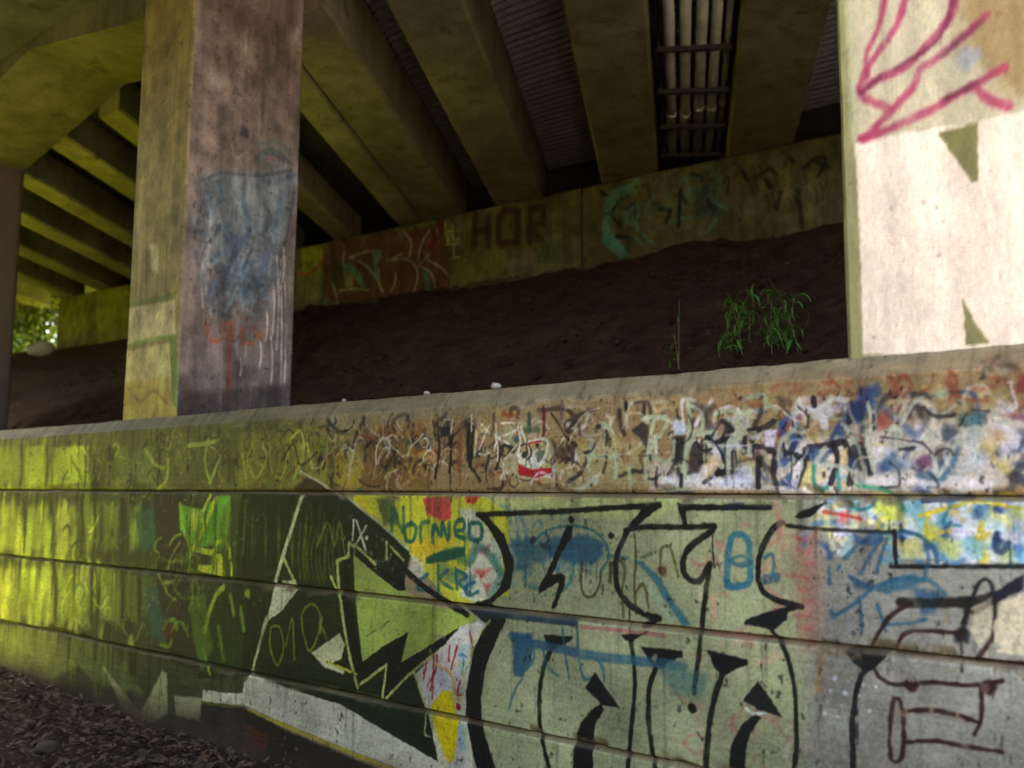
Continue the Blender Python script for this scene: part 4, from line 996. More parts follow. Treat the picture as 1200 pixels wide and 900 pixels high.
ABUTMENT_PAINT = """
p;176,184,50;92;85;-14136 5382 -10619 5103 -10534 4075 -13995 4186
p;120,130,40;62;60;-12978 5082 -12639 5075 -12483 4093 -12876 4125
p;190,196,60;37;90;-7171 5159 -6718 5155 -6698 4690 -7121 4745
s;206,90,40;50;12;90;1;-7215 4779 -7030 4755 -6765 4867 -6626 5079
p;170,180,100;50;60;-7121 4745 -6700 4733 -6713 4358 -7103 4361
p;120,62,46;35;85;-6687 5130 -6339 5161 -5778 5156 -5244 5132 -5036 5079 -4635 5112 -4441 5156 -4335 4646 -4325 4120 -4963 4214 -5533 4222 -6303 4229 -6656 4393
p;60,70,50;36;70;-6504 4956 -6297 4824 -6311 4435 -6489 4580
p;196,200,100;24;90;-6294 4741 -6093 4652 -6086 4468 -6227 4465
p;110,170,130;18;100;-6325 4807 -6155 4804 -5954 4654 -5807 4394 -5918 4427 -6091 4611 -6294 4741
p;110,170,130;18;90;-5744 4949 -5554 4920 -5551 4820 -5628 4711 -5594 4487 -5648 4494
p;90,150,110;17;90;-4821 4542 -4695 4468 -4614 4154 -4713 4203 -4767 4362
s;206,220,170;27;10;100;1;-6280 5110 -6296 4803
s;206,220,170;26;10;100;1;-6158 4886 -5935 4916 -5771 4922
s;206,220,170;26;9;100;1;-6157 4876 -5874 4745 -5650 4534 -5509 4318
s;206,220,170;26;10;100;1;-6339 4428 -6085 4428 -5779 4370
s;206,220,170;26;9;100;1;-5600 4667 -5580 4465
s;206,220,170;25;9;100;1;-5416 4741 -5157 4793
s;206,220,170;25;9;100;1;-5416 4731 -5078 4713 -4896 4552 -4892 4378 -4963 4194
s;206,220,170;25;9;100;1;-5279 4545 -5276 4427 -5351 4299
s;206,220,170;25;9;100;1;-5139 5095 -5007 4937 -5027 4745
s;206,220,170;25;9;100;1;-4683 5042 -4828 4871 -4874 4665
s;206,220,170;25;9;100;1;-4413 4961 -4676 4733 -4872 4588
s;206,220,170;25;9;100;1;-4847 4584 -4645 4461 -4568 4262
s;206,220,170;25;9;100;1;-4699 4641 -4476 4515 -4354 4385
s;206,220,170;27;10;100;1;-6518 4584 -6424 4407 -6357 4174
p;120,36,34;24;80;-6214 4874 -6015 4825 -5787 4612 -5758 4548 -5927 4671
p;120,40,40;22;70;-4563 5177 -4429 5154 -4436 4946 -4627 4726 -4726 4740
s;220,226,130;22;8;100;0;-4415 5095 -4414 5018
s;220,226,130;22;8;100;0;-4295 5094 -4269 4957
s;220,226,130;22;8;100;0;-4413 4980 -4174 4961
s;220,226,130;22;8;100;0;-4388 4938 -4362 4839
s;220,226,130;22;8;100;0;-4292 4923 -4267 4844 -4172 4848
s;220,226,130;22;8;100;0;-4386 4805 -4195 4795
s;220,226,130;22;8;100;0;-4266 4768 -4251 4615
s;220,226,130;22;8;100;0;-4286 4611 -4157 4611
p;150,140,60;43;70;-4100 4743 -3443 4663 -3462 4341 -3727 4267 -4092 4240
s;70,30,26;98;27;75;0;-3920 5088 -3926 4736
s;70,30,26;97;27;75;0;-3715 5072 -3710 4685
s;70,30,26;97;27;75;0;-3917 4901 -3712 4887
s;70,30,26;96;27;75;0;-3543 4715 -3535 5023 -3448 5118 -3251 5048 -3248 4670 -3509 4673 -3543 4715
s;70,30,26;93;26;75;0;-3078 4644 -3059 5051 -2870 5036 -2870 4841 -3058 4836 -2869 4577
s;150,130,90;21;9;80;1;-3603 5108 -3598 4686
s;150,130,90;21;8;80;1;-3166 5069 -3173 4676
s;150,130,90;21;8;80;1;-3413 4967 -3379 4834
s;150,130,90;20;8;80;1;-2706 4937 -2726 4730
p;120,150,70;82;50;-2994 4631 -2624 4679 -2464 4379 -2992 4296
s;60,70,40;23;10;60;1;-2994 4596 -2972 4487 -2992 4366
s;60,70,40;23;10;60;1;-2956 4525 -2936 4430 -2955 4361
s;60,70,40;23;10;60;1;-2918 4454 -2901 4462 -2917 4356
s;60,70,40;23;10;60;1;-2881 4524 -2866 4406 -2880 4351
s;60,70,40;23;10;60;1;-2844 4454 -2831 4438 -2843 4346
s;60,70,40;23;10;60;1;-2807 4524 -2796 4383 -2806 4340
s;60,70,40;22;10;60;1;-2770 4454 -2761 4414 -2769 4335
s;60,70,40;22;10;60;1;-2733 4523 -2727 4446 -2733 4330
s;60,70,40;22;10;60;1;-2697 4454 -2692 4391 -2696 4325
s;60,70,40;22;10;60;1;-2660 4523 -2658 4422 -2660 4320
s;60,70,40;22;10;60;1;-2624 4453 -2624 4367 -2624 4315
s;60,70,40;22;10;60;1;-2588 4522 -2590 4398 -2588 4310
s;60,70,40;22;10;60;1;-2552 4453 -2556 4344 -2552 4305
s;60,70,40;22;10;60;1;-2516 4522 -2522 4375 -2516 4300
s;60,70,40;22;10;60;1;-2480 4453 -2488 4406 -2480 4295
s;60,70,40;22;10;60;1;-2444 4384 -2454 4352 -2445 4290
p;100,170,142;14;95;-2057 4674 -2027 4897 -1913 5080 -1745 5099 -1553 5162 -1608 5048 -1802 4958 -1914 4802 -1944 4605 -1833 4488 -1697 4269 -1806 4260 -1945 4380 -2057 4472
p;116,157,138;14;90;-1775 4753 -1664 4908 -1583 4844 -1639 4606 -1748 4649
s;93,155,133;33;10;95;1;-1556 4790 -1612 4602 -1400 4372
s;93,155,133;32;9;95;1;-1052 5089 -952 4949 -1005 4791 -1058 4656
s;93,155,133;31;9;95;1;-951 5045 -775 5011 -627 5029
s;93,155,133;31;9;95;1;-928 4872 -729 4859 -580 4973
s;93,155,133;31;9;95;1;-879 4768 -730 4789 -634 4677 -734 4577
s;93,155,133;32;9;95;1;-1290 4768 -1134 4765 -1034 4603
s;93,155,133;32;9;95;1;-1188 4581 -983 4595 -833 4570
s;93,155,133;33;10;95;1;-1367 4953 -1475 4776
s;93,155,133;31;9;95;1;-787 4373 -637 4513
s;93,155,133;33;10;95;1;-1640 4483 -1533 4368
s;20,26,22;49;14;90;1;-1802 4958 -1914 4802 -1804 4633
s;20,26,22;49;14;90;1;-1860 4517 -1722 4495
s;20,26,22;47;13;90;1;-1316 4748 -1186 4702 -1240 4590
s;20,26,22;46;13;90;1;-731 4741 -683 4639
s;20,26,22;49;14;90;1;-2055 5080 -1970 5014
s;20,26,22;47;13;90;1;-1054 4920 -1086 4516
p;64,88,87;74;50;-928 4896 -580 4949 -564 4525 -882 4578
s;26,30,20;44;14;85;1;-154 4913 -38 4959 28 4877
s;26,30,20;44;14;85;1;166 5031 209 4977
s;26,30,20;43;14;85;1;317 4888 428 4977 534 4933 465 4792
s;26,30,20;43;14;85;1;406 4959 573 4837
s;26,30,20;44;14;85;1;-87 4854 -44 4755
s;26,30,20;44;14;85;1;68 4689 18 4517
s;26,30,20;43;14;85;1;245 4678 278 4295
s;26,30,20;45;14;85;1;-339 4996 -295 4894
s;66,107,94;22;12;70;1;-2053 5460 -1985 5405 -2019 5309
s;104,165,137;30;11;70;1;-1382 5028 -1245 5012 -1236 4893
s;30,40,34;39;11;70;1;-751 5294 -641 5328 -624 5191
s;120,150,96;21;12;70;1;-1685 5012 -1587 4964 -1556 4849
s;66,107,94;30;11;70;1;-1034 5282 -962 5287 -924 5153
s;104,165,137;41;12;70;1;-1998 4995 -1840 5037 -1886 4894
s;30,40,34;21;11;70;1;-1326 5270 -1200 5225 -1233 5114
s;120,150,96;29;11;70;1;-709 4863 -611 4873 -633 4745
s;66,107,94;41;12;70;1;-1628 5257 -1540 5320 -1553 5163
s;104,165,137;20;11;70;1;-989 4844 -929 4824 -931 4700
s;30,40,34;31;12;70;1;-1940 5244 -1794 5256 -1884 5122
s;120,150,96;40;11;70;1;-1279 4825 -1163 4892 -1238 4740
s;66,107,94;20;11;70;1;-655 5095 -568 5077 -629 4957
s;104,165,137;31;12;70;1;-1578 4805 -1502 4841 -1429 4671
s;30,40,34;39;11;70;1;-935 5080 -795 5015 -806 4978
s;120,150,96;21;12;70;1;-1886 4785 -1753 4772 -1754 4623
s;66,107,94;30;11;70;1;-1223 5065 -1119 5103 -1111 4936
s;104,165,137;38;11;70;1;-615 4668 -538 4627 -520 4577
s;30,40,34;21;12;70;1;-1521 5049 -1456 5057 -1426 4893
s;120,150,96;30;11;70;1;-880 5316 -749 5356 -802 5194
s;66,107,94;41;12;70;1;-1829 5033 -1707 4990 -1752 4938
s;104,165,137;21;11;70;1;-1168 5305 -1074 5314 -1108 5155
s;30,40,34;29;11;70;1;-562 4899 -493 4961 -515 4787
s;120,150,96;40;12;70;1;-1465 5293 -1316 5253 -1423 5205
s;66,107,94;20;11;70;1;-837 4881 -718 4897 -810 4743
s;104,165,137;31;12;70;1;-1771 5280 -1660 5349 -1618 5140
s;30,40,34;39;11;70;1;-1122 4863 -1040 4848 -990 4762
s;120,150,96;20;11;70;1;-509 5130 -450 5165 -397 4976
s;66,107,94;30;11;70;1;-1416 4844 -1279 4781 -1301 4716
s;104,165,137;39;11;70;1;-784 5115 -675 5103 -686 5020
s;30,40,34;21;12;70;1;-1720 4824 -1621 4867 -1622 4669
s;120,150,96;30;11;70;1;-1067 5101 -996 5058 -987 4979
s;66,107,94;41;12;70;1;-2033 4804 -1875 4797 -1954 4710
s;104,165,137;21;11;70;1;-1360 5086 -1233 5130 -1298 4937
s;30,40,34;29;11;70;1;-742 4685 -644 4650 -694 4574
s;120,150,96;41;12;70;1;-1663 5070 -1575 5084 -1620 4982
s;66,107,94;21;11;70;1;-1012 5338 -950 5403 -984 5197
s;104,165,137;31;12;70;1;-1975 5054 -1829 5017 -1819 4914
s;30,40,34;40;11;70;1;-1304 5327 -1188 5343 -1169 5221
s;120,150,96;20;11;70;1;-688 4918 -599 4986 -574 4765
s;66,107,94;31;12;70;1;-1606 5316 -1530 5300 -1487 5182
s;104,165,137;39;11;70;1;-968 4900 -827 4922 -869 4805
s;30,40,34;22;12;70;1;-1917 5304 -1783 5236 -1817 5142
s;120,150,96;30;11;70;1;-1257 4882 -1153 4873 -1175 4760
s;66,107,94;38;11;70;1;-635 5150 -556 5191 -568 5061
s;104,165,137;21;12;70;1;-1555 4863 -1491 4822 -1492 4714
s;44,50,30;20;11;60;1;-429 5248 -393 5165 -433 5080
s;110,110,70;28;11;60;1;3 4959 37 4879 16 4792
s;70,66,40;36;10;60;1;411 4686 443 4609 440 4521
s;44,50,30;20;11;60;1;-235 5033 -200 4952 -183 4856
s;110,110,70;28;10;60;1;185 4753 219 4675 251 4580
s;70,66,40;36;10;60;1;602 5099 634 5022 606 4940
s;44,50,30;19;11;60;1;-46 4823 -12 4743 -23 4655
s;110,110,70;28;10;60;1;382 5173 414 5094 420 5003
s;70,66,40;38;11;60;1;-285 4894 -250 4814 -224 4717
s;44,50,30;19;10;60;1;137 4618 171 4541 133 4458
s;110,110,70;27;10;60;1;556 4968 587 4891 568 4807
s;70,66,40;37;11;60;1;-95 4686 -61 4607 -63 4517
s;44,50,30;19;10;60;1;334 5039 367 4961 381 4869
s;110,110,70;29;11;60;1;-335 4756 -299 4675 -264 4577
s;70,66,40;37;11;60;1;106 5113 140 5033 110 4948
s;44,50,30;19;10;60;1;509 4836 541 4759 530 4674
s;110,110,70;28;11;60;1;-129 5188 -94 5107 -87 5014
s;70,66,40;36;10;60;1;287 4906 319 4828 343 4734
s;44,50,30;20;11;60;1;-385 4617 -349 4537 -389 4451
s;110,110,70;28;11;60;1;57 4977 91 4898 71 4811
s;70,66,40;36;10;60;1;463 4704 494 4627 492 4540
s;44,50,30;20;11;60;1;-179 5051 -144 4970 -128 4875
s;110,110,70;28;10;60;1;239 4772 272 4694 304 4599
s;70,66,40;38;11;60;1;-422 5127 -386 5044 -416 4957
s;44,50,30;19;11;60;1;9 4841 43 4762 31 4674
s;110,110,70;28;10;60;1;434 5190 466 5111 472 5021
s;70,66,40;37;11;60;1;-229 4913 -193 4832 -168 4736
s;44,50,30;19;10;60;1;191 4637 224 4560 187 4477
s;110,110,70;27;10;60;1;607 4985 638 4909 619 4825
s;70,66,40;37;11;60;1;-40 4705 -6 4626 -8 4536
s;60,30,26;25;13;55;1;-7052 5227 -6974 5126 -7043 5033
s;150,150,84;36;12;55;1;-6104 4813 -6034 4718 -6064 4624
s;110,170,130;46;12;55;1;-5255 5169 -5190 5076 -5188 4981
s;80,84,50;22;11;55;1;-4448 4788 -4388 4700 -4358 4605
s;60,30,26;36;12;55;1;-6306 5203 -6234 5105 -6162 4995
s;150,150,84;46;12;55;1;-5418 4803 -5352 4710 -5397 4622
s;110,170,130;22;11;55;1;-4616 5149 -4555 5058 -4568 4968
s;80,84,50;37;12;55;1;-6481 4819 -6408 4722 -6387 4620
s;60,30,26;47;12;55;1;-5606 5181 -5538 5086 -5487 4982
s;150,150,84;23;11;55;1;-4772 4793 -4710 4703 -4768 4619
s;110,170,130;37;12;55;1;-6691 5216 -6616 5116 -6647 5020
s;80,84,50;47;12;55;1;-5772 4808 -5704 4714 -5701 4618
s;60,30,26;23;11;55;1;-4946 5160 -4883 5067 -4851 4969
s;150,150,84;37;12;55;1;-6870 4825 -6794 4726 -6718 4616
s;110,170,130;48;12;55;1;-5967 5192 -5897 5096 -5944 5005
s;80,84,50;23;11;55;1;-5105 4798 -5042 4707 -5055 4615
s;60,30,26;33;11;55;1;-4325 5140 -4266 5050 -4250 4957
s;150,150,84;48;12;55;1;-6138 4814 -6067 4718 -6013 4614
s;110,170,130;23;12;55;1;-5287 5170 -5221 5077 -5282 4991
s;80,84,50;33;11;55;1;-4477 4788 -4417 4700 -4444 4613
s;60,30,26;49;12;55;1;-6341 5204 -6268 5106 -6264 5006
s;150,150,84;23;12;55;1;-5450 4803 -5384 4711 -5349 4611
s;110,170,130;34;11;55;1;-4646 5150 -4585 5059 -4524 4957
s;80,84,50;49;12;55;1;-6516 4820 -6442 4723 -6491 4629
s;60,30,26;24;12;55;1;-5638 5182 -5570 5087 -5583 4992
s;150,150,84;34;11;55;1;-4802 4793 -4740 4703 -4723 4609
s;110,170,130;49;12;55;1;-6727 5217 -6651 5117 -6594 5008
s;80,84,50;24;12;55;1;-5805 4809 -5736 4715 -5799 4627
s;60,30,26;34;11;55;1;-4977 5160 -4914 5068 -4942 4979
s;150,150,84;50;12;55;1;-6907 4826 -6830 4727 -6826 4625
"""

# ================================================================== the setting
# ---- bridge axes: beams run skewed over the wall, falling slightly toward the abutment
G = np.array([-.49413, .86721, -.06154]); SV = np.array([.86885, .49507, 0.])
NS = np.array([-.00474, .06809, .99767]); C0 = 5.5815          # soffit plane
DA = np.array([.99758, .06947, 0.]); NA = np.array([-.06947, .99758, 0.]); AO = np.array([-4., 5.5, 0.])
def soffit(x, y): return (C0-NS[0]*x-NS[1]*y)/NS[2]
def on_line(s_, y):
    """point of the beam line with side offset s_ at depth y"""
    gx, gy = G[0], G[1]
    # X*SV0 + Y*SV1 = s_
    x = (s_-SV[1]*y)/SV[0]; return np.array([x, y, soffit(x, y)])
def line_abut(s_, back=0.):
    # NA.P = NA.AO + back
    A = np.array([[SV[0], SV[1]], [NA[0], NA[1]]]); x, y = np.linalg.solve(A, [s_, NA@AO+back]); return np.array([x, y, soffit(x, y)])

# ---- ground in front
def ground_z(x, y): return .03*np.sin(x*1.3+y)+.02*np.sin(y*3.1-x*.7)
xs = np.linspace(-12, 4, 420); ys = np.linspace(-6, .3, 170)
X, Y = np.meshgrid(xs, ys)
Z = ground_z(X, Y)+.035*fbm(*X.shape, 14, 14, 5, 5)+.10*np.clip((Y+1.1)/1.1, 0, 1)**2*np.clip((-X-4.4)/2.0, 0, 1)-.02
ed = np.minimum.reduce([(X+12)/2, (4-X)/2, (Y+6)/2, np.ones_like(X)]); Z = Z*np.clip(ed, 0, 1)+.012
tag(link('soil_floor', grid_mesh('soil_floor', np.stack([X, Y, Z], -1)), MGR, smooth=True), kind='structure')
k = 900.
tag(link('ground', poly_mesh('ground', [(-k, -k, -.03), (k, -k, -.03), (k, k, -.03), (-k, k, -.03)], [(0, 1, 2, 3)]), MGR), kind='structure')

# ---- earth bank between wall and abutment
def abut_y(x): return AO[1]+(x-AO[0])*DA[1]/DA[0]
def bank_z(x, y):
    t = np.clip((y-1.0)/(abut_y(x)-1.0), 0, 1.2)
    return 2.05+2.17*(t**.92)+np.clip((x-1.2)/1.6, 0, 1)*(5.75-2.05-2.17*t**.92)  # right end raised out of view to shut side light out
xs = np.concatenate([np.linspace(-30, -12, 90), np.linspace(-11.9, 3, 330)]); ts = np.linspace(0, 1, 130)
X = np.repeat(xs[None], len(ts), 0); Y = 1.0+ts[:, None]*(abut_y(X)+.25-1.0)
fb = fbm(*X.shape, 18, 22, 71, 5)
Z = bank_z(X, Y)+.10*fb+.03*noise2(*X.shape, 3, 3, 9)
tag(link('earth_bank', grid_mesh('earth_bank', np.stack([X, Y, Z], -1)), MBANK, smooth=True), kind='structure')

# ---- unseen soil rise added behind the viewer to block low sky light
xs = np.linspace(-40, 30, 60); ts = np.linspace(0, 1, 24)
X = np.repeat(xs[None], 24, 0); Y = -6.6-ts[:, None]*9+0*X; Z = -.05+5.6*np.clip(ts[:, None]*1.6, 0, 1)+.25*fbm(24, 60, 5, 5, 91, 3)
tag(link('light_block_bank', grid_mesh('light_block_bank', np.stack([X, Y, Z], -1)[::-1]), MBANK, smooth=True), kind='structure')

# ================================================================== painted wall
XW0, XW1 = -12.0, 1.6
J = [0.0, .520, 1.058, 1.603, 2.12]
cw = Canvas(-10.5, .6, 0., 2.13, .0035, (150, 138, 108))
cw.a += fbm(cw.h, cw.w, 80, 120, 21, 5)[..., None]*np.array([16, 14, 12])
FIELDS, LETTERS = WALL_PAINT.split('BREAK')
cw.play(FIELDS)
# overpainted small tags along the coping band
r_ = random.Random(8)
pal = [(40, 34, 36), (60, 50, 44), (196, 190, 160), (150, 160, 120), (120, 60, 44), (60, 80, 100), (196, 176, 90), (206, 204, 196), (96, 110, 80)]
for k in range(330):
    x = -8.3+7.6*r_.random()**.8; z = 1.66+.33*r_.random()
    n = r_.randint(2, 4); pts = [(x, z)]
    for q in range(n): pts.append((pts[-1][0]+r_.uniform(-.05, .06), pts[-1][1]+r_.uniform(-.06, .06)))
    c = r_.choice(pal)
    if x < -5: c = tuple(int(a*b) for a, b in zip(c, (.75, .85, .5)))
    cw.stroke(pts, r_.uniform(.006, .02), c, r_.uniform(.004, .014), r_.uniform(.25, .7))
def scrib(n, xa, xb, za, zb, pal_, ln_, wd_, sf, al, seed, up=0.):
    q = random.Random(seed)
    for k in range(n):
        x = q.uniform(xa, xb); z = q.uniform(za, zb); a = q.uniform(0, 6.28) if not up or q.random() > up else 1.57+q.uniform(-.25, .25)
        pts = [(x, z)]; L = q.uniform(*ln_); m = q.randint(2, 5); cv = q.uniform(-1.1, 1.1)
        for j in range(m):
            a += cv+q.uniform(-.4, .4); pts.append((pts[-1][0]+L/m*math.cos(a), min(max(pts[-1][1]+L/m*math.sin(a), za-.03), zb+.03)))
        cw.stroke(pts, q.uniform(*wd_), q.choice(pal_), q.uniform(*sf), q.uniform(*al))
DKP = [(34, 30, 34), (44, 36, 36), (26, 26, 30)]; LTP = [(214, 208, 196), (190, 194, 172), (226, 222, 220), (196, 186, 160)]; TNP = [(170, 146, 104), (150, 124, 86), (186, 164, 116)]
scrib(90, -6.4, -4.2, 1.66, 1.98, [(70, 64, 34), (120, 116, 50), (96, 84, 44), (56, 60, 44), (150, 140, 70)], (.06, .2), (.008, .022), (.006, .02), (.35, .75), 1, .4)
scrib(110, -4.4, -2.9, 1.66, 1.98, DKP+TNP+[(120, 52, 40), (60, 84, 64), (176, 150, 70)], (.05, .2), (.008, .024), (.005, .014), (.4, .85), 2, .55)
scrib(70, -4.2, -2.4, 1.66, 1.94, LTP+TNP, (.05, .18), (.006, .016), (.004, .01), (.5, .9), 3, .4)
scrib(90, -3.0, -1.6, 1.65, 1.96, DKP+TNP+LTP+[(150, 164, 132)]*3, (.06, .24), (.008, .022), (.005, .012), (.5, .9), 4, .45)
scrib(85, -1.9, -.45, 1.64, 1.93, [(44, 60, 104), (54, 88, 130), (190, 190, 186), (226, 222, 226), (206, 206, 214), (226, 216, 196), (40, 38, 46), (150, 170, 176), (196, 180, 140), (120, 70, 84)], (.06, .26), (.012, .036), (.007, .02), (.45, .85), 5, .35)
scrib(30, -1.9, -.4, 1.9, 2.03, [(140, 70, 50), (150, 96, 60), (120, 56, 44), (60, 80, 110)], (.04, .12), (.008, .018), (.008, .02), (.4, .7), 6)
scrib(100, -1.42, -.45, 1.40, 1.57, [(206, 196, 70), (110, 180, 206), (226, 226, 232), (60, 130, 180), (226, 220, 150), (36, 70, 130), (150, 200, 190), (206, 170, 60), (230, 226, 236)], (.05, .2), (.012, .034), (.006, .016), (.5, .85), 7)
scrib(60, -4.25, -3.35, 1.12, 1.58, [(196, 196, 90), (206, 200, 150), (40, 110, 100), (30, 90, 120), (150, 170, 70), (176, 70, 76)], (.05, .2), (.008, .022), (.008, .02), (.3, .65), 8, .4)
scrib(50, -1.95, -1.5, .55, 1.55, [(186, 96, 92), (196, 150, 130), (170, 150, 130), (206, 190, 170), (150, 84, 84)], (.04, .16), (.008, .02), (.008, .02), (.3, .6), 9, .3)
scrib(50, -3.2, -2.55, 1.2, 1.5, [(30, 84, 124), (44, 104, 120), (40, 96, 140)], (.05, .2), (.008, .02), (.012, .03), (.3, .6), 10, .5)
# smeared yellow green paint, lightened toward the left end to paint in bright light
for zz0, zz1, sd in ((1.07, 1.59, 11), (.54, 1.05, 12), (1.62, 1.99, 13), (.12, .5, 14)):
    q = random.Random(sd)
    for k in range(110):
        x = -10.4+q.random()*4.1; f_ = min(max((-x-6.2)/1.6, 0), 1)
        lit_tone = q.random() < .32+.6*f_
        c = q.choice([(222, 234, 112), (206, 226, 92), (232, 238, 140), (180, 208, 76)]) if lit_tone else q.choice([(46, 52, 30), (60, 70, 34), (36, 40, 28), (80, 100, 60)])
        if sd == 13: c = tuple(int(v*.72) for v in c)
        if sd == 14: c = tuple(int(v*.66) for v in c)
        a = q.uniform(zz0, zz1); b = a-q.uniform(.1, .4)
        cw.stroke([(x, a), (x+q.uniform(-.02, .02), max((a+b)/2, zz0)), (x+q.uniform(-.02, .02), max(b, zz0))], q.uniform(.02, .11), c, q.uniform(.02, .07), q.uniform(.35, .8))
for k in range(120):
    x = -7.8+7.2*r_.random(); z = .05+1.5*r_.random()
    cw.stroke([(x, z), (x+r_.uniform(-.01, .01), z-r_.uniform(.03, .14))], r_.uniform(.004, .008), r_.choice(pal), .004, r_.uniform(.2, .5))
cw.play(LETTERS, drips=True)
scrib(70, -7.6, -5.9, .6, 1.95, [(216, 232, 110), (190, 214, 84), (40, 46, 28), (70, 84, 40), (60, 100, 70)], (.1, .3), (.01, .03), (.008, .02), (.35, .7), 43, .35)
scrib(24, -5.95, -5.45, .6, 1.55, [(206, 228, 90), (170, 200, 70), (120, 160, 60)], (.1, .3), (.01, .03), (.008, .02), (.4, .75), 44, .5)
scrib(40, -2.6, -.5, 1.66, 1.95, LTP+DKP, (.06, .2), (.006, .012), (.004, .008), (.5, .85), 41, .3)
scrib(26, -5.6, -2.6, 1.66, 1.95, LTP+DKP+TNP, (.06, .2), (.006, .012), (.004, .008), (.5, .85), 42, .4)
q = random.Random(51)
for k in range(150):
    x = q.uniform(-5.75, -4.9); z = q.uniform(1.15, 1.58); L = q.uniform(.05, .35)
    cw.stroke([(x, z), (x+q.uniform(-.006, .006), max(z-L/2, 1.07)), (x+q.uniform(-.01, .01), max(z-L, 1.07))], q.uniform(.005, .02), q.choice([(86, 116, 22), (60, 88, 20), (30, 40, 18), (26, 34, 18), (120, 132, 40), (44, 60, 22)]), q.uniform(.006, .02), q.uniform(.25, .6))
lum = cw.a.mean(-1, keepdims=True); cw.a = lum+(cw.a-lum)*1.05; cw.a = np.clip(112+(cw.a-112)*1.18, 10, 244)
# weathering: run-off streaks from the joints, chips, grit
H_, W_ = cw.h, cw.w
st = fbm(H_, W_, 220, 9, 33, 4); bl = fbm(H_, W_, 90, 90, 44, 5); hf = noise2(H_, W_, 2.2, 2.2, 55); ln = fbm(H_, W_, 3, 260, 66, 3)
VV = cw.V[:, None]; UU = cw.U[None]
leftness = np.clip((-UU-4.9)/2., 0, 1)
top = np.zeros((H_, 1))
for a, b in zip(J[:-1], J[1:]): top = np.maximum(top, np.where((VV > a) & (VV <= b), 1-np.clip((b-VV)/.32, 0, 1), 0))
dirt = np.clip(st*1.1+top*(.5+.5*leftness)-.62+.12*bl, 0, 1)*(.4+.25*leftness)
cw.a *= (1-.85*dirt)[..., None]
grit = np.clip(.93+.20*bl+.11*hf+.02*ln, .45, 1.3); cw.a *= grit[..., None]
msk = np.clip(fbm(H_, W_, 130, 170, 99, 4)*1.6+.15, 0, 1)
chip = np.clip((fbm(H_, W_, 11, 8, 77, 5)-.60)*5, 0, 1)*.8*msk
cw.a += chip[..., None]*(np.array([146, 134, 108])-cw.a)
dk = np.clip((fbm(H_, W_, 9, 6, 88, 4)-.72)*5, 0, 1)*.6*np.clip(1.1-msk*1.3, 0, 1); cw.a *= (1-dk)[..., None]
# bare ledges and the splashed foot
foot = np.clip((.26+.14*bl-VV)/.2, 0, 1)*.8
cw.a += foot[..., None]*(np.array([62, 52, 40])-cw.a)

# column spacing of vertices: denser where the wall is near
xs = [XW0]
while xs[-1] < XW1:
    x = xs[-1]; dd = math.hypot(x, 3.5); st_ = .8*dd*dd/3.5/947
    if x < -9.4 or x > .15: st_ = .08
    xs.append(x+max(st_, .0034))
xs = np.array(xs); nx = len(xs)
wall = empty('retaining_wall', (-5., .5, 0))
tag(wall, 'long graffiti covered concrete wall with horizontal joints carrying the columns', 'wall')
def course(name, z0, z1, chb, cht, seed, label=None):
    """front profile from the back bottom over the face to the back top; chb, cht = (depth, height) of the lower and upper bevel"""
    prof = [(1.05, z0+.002), (.5, z0+.002)]
    a = (chb[0], z0+.002); b = (0., z0+chb[1]); c = (0., z1-cht[1]); d = (cht[0], z1-.002)
    for p_, q_, n in ((a, b, max(2, int(chb[1]/.003))), (b, c, int((c[1]-b[1])/.0042)), (c, d, max(3, int(cht[1]/.004)))):
        for t in np.linspace(0, 1, n, endpoint=False): prof.append((p_[0]+(q_[0]-p_[0])*t, p_[1]+(q_[1]-p_[1])*t))
    prof += [d, (.5, z1-.002), (1.05, z1-.002)]
    pr = np.array(prof); nr = len(pr)
    P = np.empty((nr, nx, 3)); P[..., 0] = xs[None]; P[..., 1] = pr[:, :1]; P[..., 2] = pr[:, 1:]
    face = (pr[:, 0] < .12)[:, None]
    rel = .0016*fbm(nr, nx, 30, 40, seed, 5)+.0004*fbm(nr, nx, 2.2, 300, seed+5, 2)
    dist = np.minimum(abs(pr[:, 1]-b[1]), abs(pr[:, 1]-c[1]))[:, None]
    brk = np.clip(fbm(nr, nx, 26, 26, seed+9, 4)-.25, 0, 1)*np.clip(1-dist/.03, 0, 1)*.022
    P[..., 1] += np.where(face, rel+brk, 0)
    P[..., 2] += np.where((abs(pr[:, 1]-z1) < .02)[:, None] & face & (z1 > 2.), .004*fbm(1, nx, 1, 30, seed+3, 4)-.004*brk/.022, 0)
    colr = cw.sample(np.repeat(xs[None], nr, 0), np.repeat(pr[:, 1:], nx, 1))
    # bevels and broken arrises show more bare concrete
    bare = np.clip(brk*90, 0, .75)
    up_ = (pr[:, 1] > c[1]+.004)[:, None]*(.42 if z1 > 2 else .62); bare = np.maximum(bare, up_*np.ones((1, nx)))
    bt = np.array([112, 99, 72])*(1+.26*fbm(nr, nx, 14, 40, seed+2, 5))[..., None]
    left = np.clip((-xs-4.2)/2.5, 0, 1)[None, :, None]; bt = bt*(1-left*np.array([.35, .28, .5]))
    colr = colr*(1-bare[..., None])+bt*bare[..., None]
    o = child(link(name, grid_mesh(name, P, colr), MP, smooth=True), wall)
    if label: o['label'] = label
    return o
child(link('core', extrude_mesh('core', [[(XW0+.02, .03, z), (XW1-.1, .03, z), (XW1-.1, 1.0, z), (XW0+.02, 1.0, z)] for z in (-.2, 2.02)]), MD), wall)  # unseen fill added to stop light leaking through the joints
course('wall_course', -.25, J[1], (.006, .006), (.022, .030), 101)
course('wall_course', J[1], J[2], (.006, .006), (.022, .030), 202)
course('wall_course', J[2], J[3], (.006, .006), (.022, .028), 303)
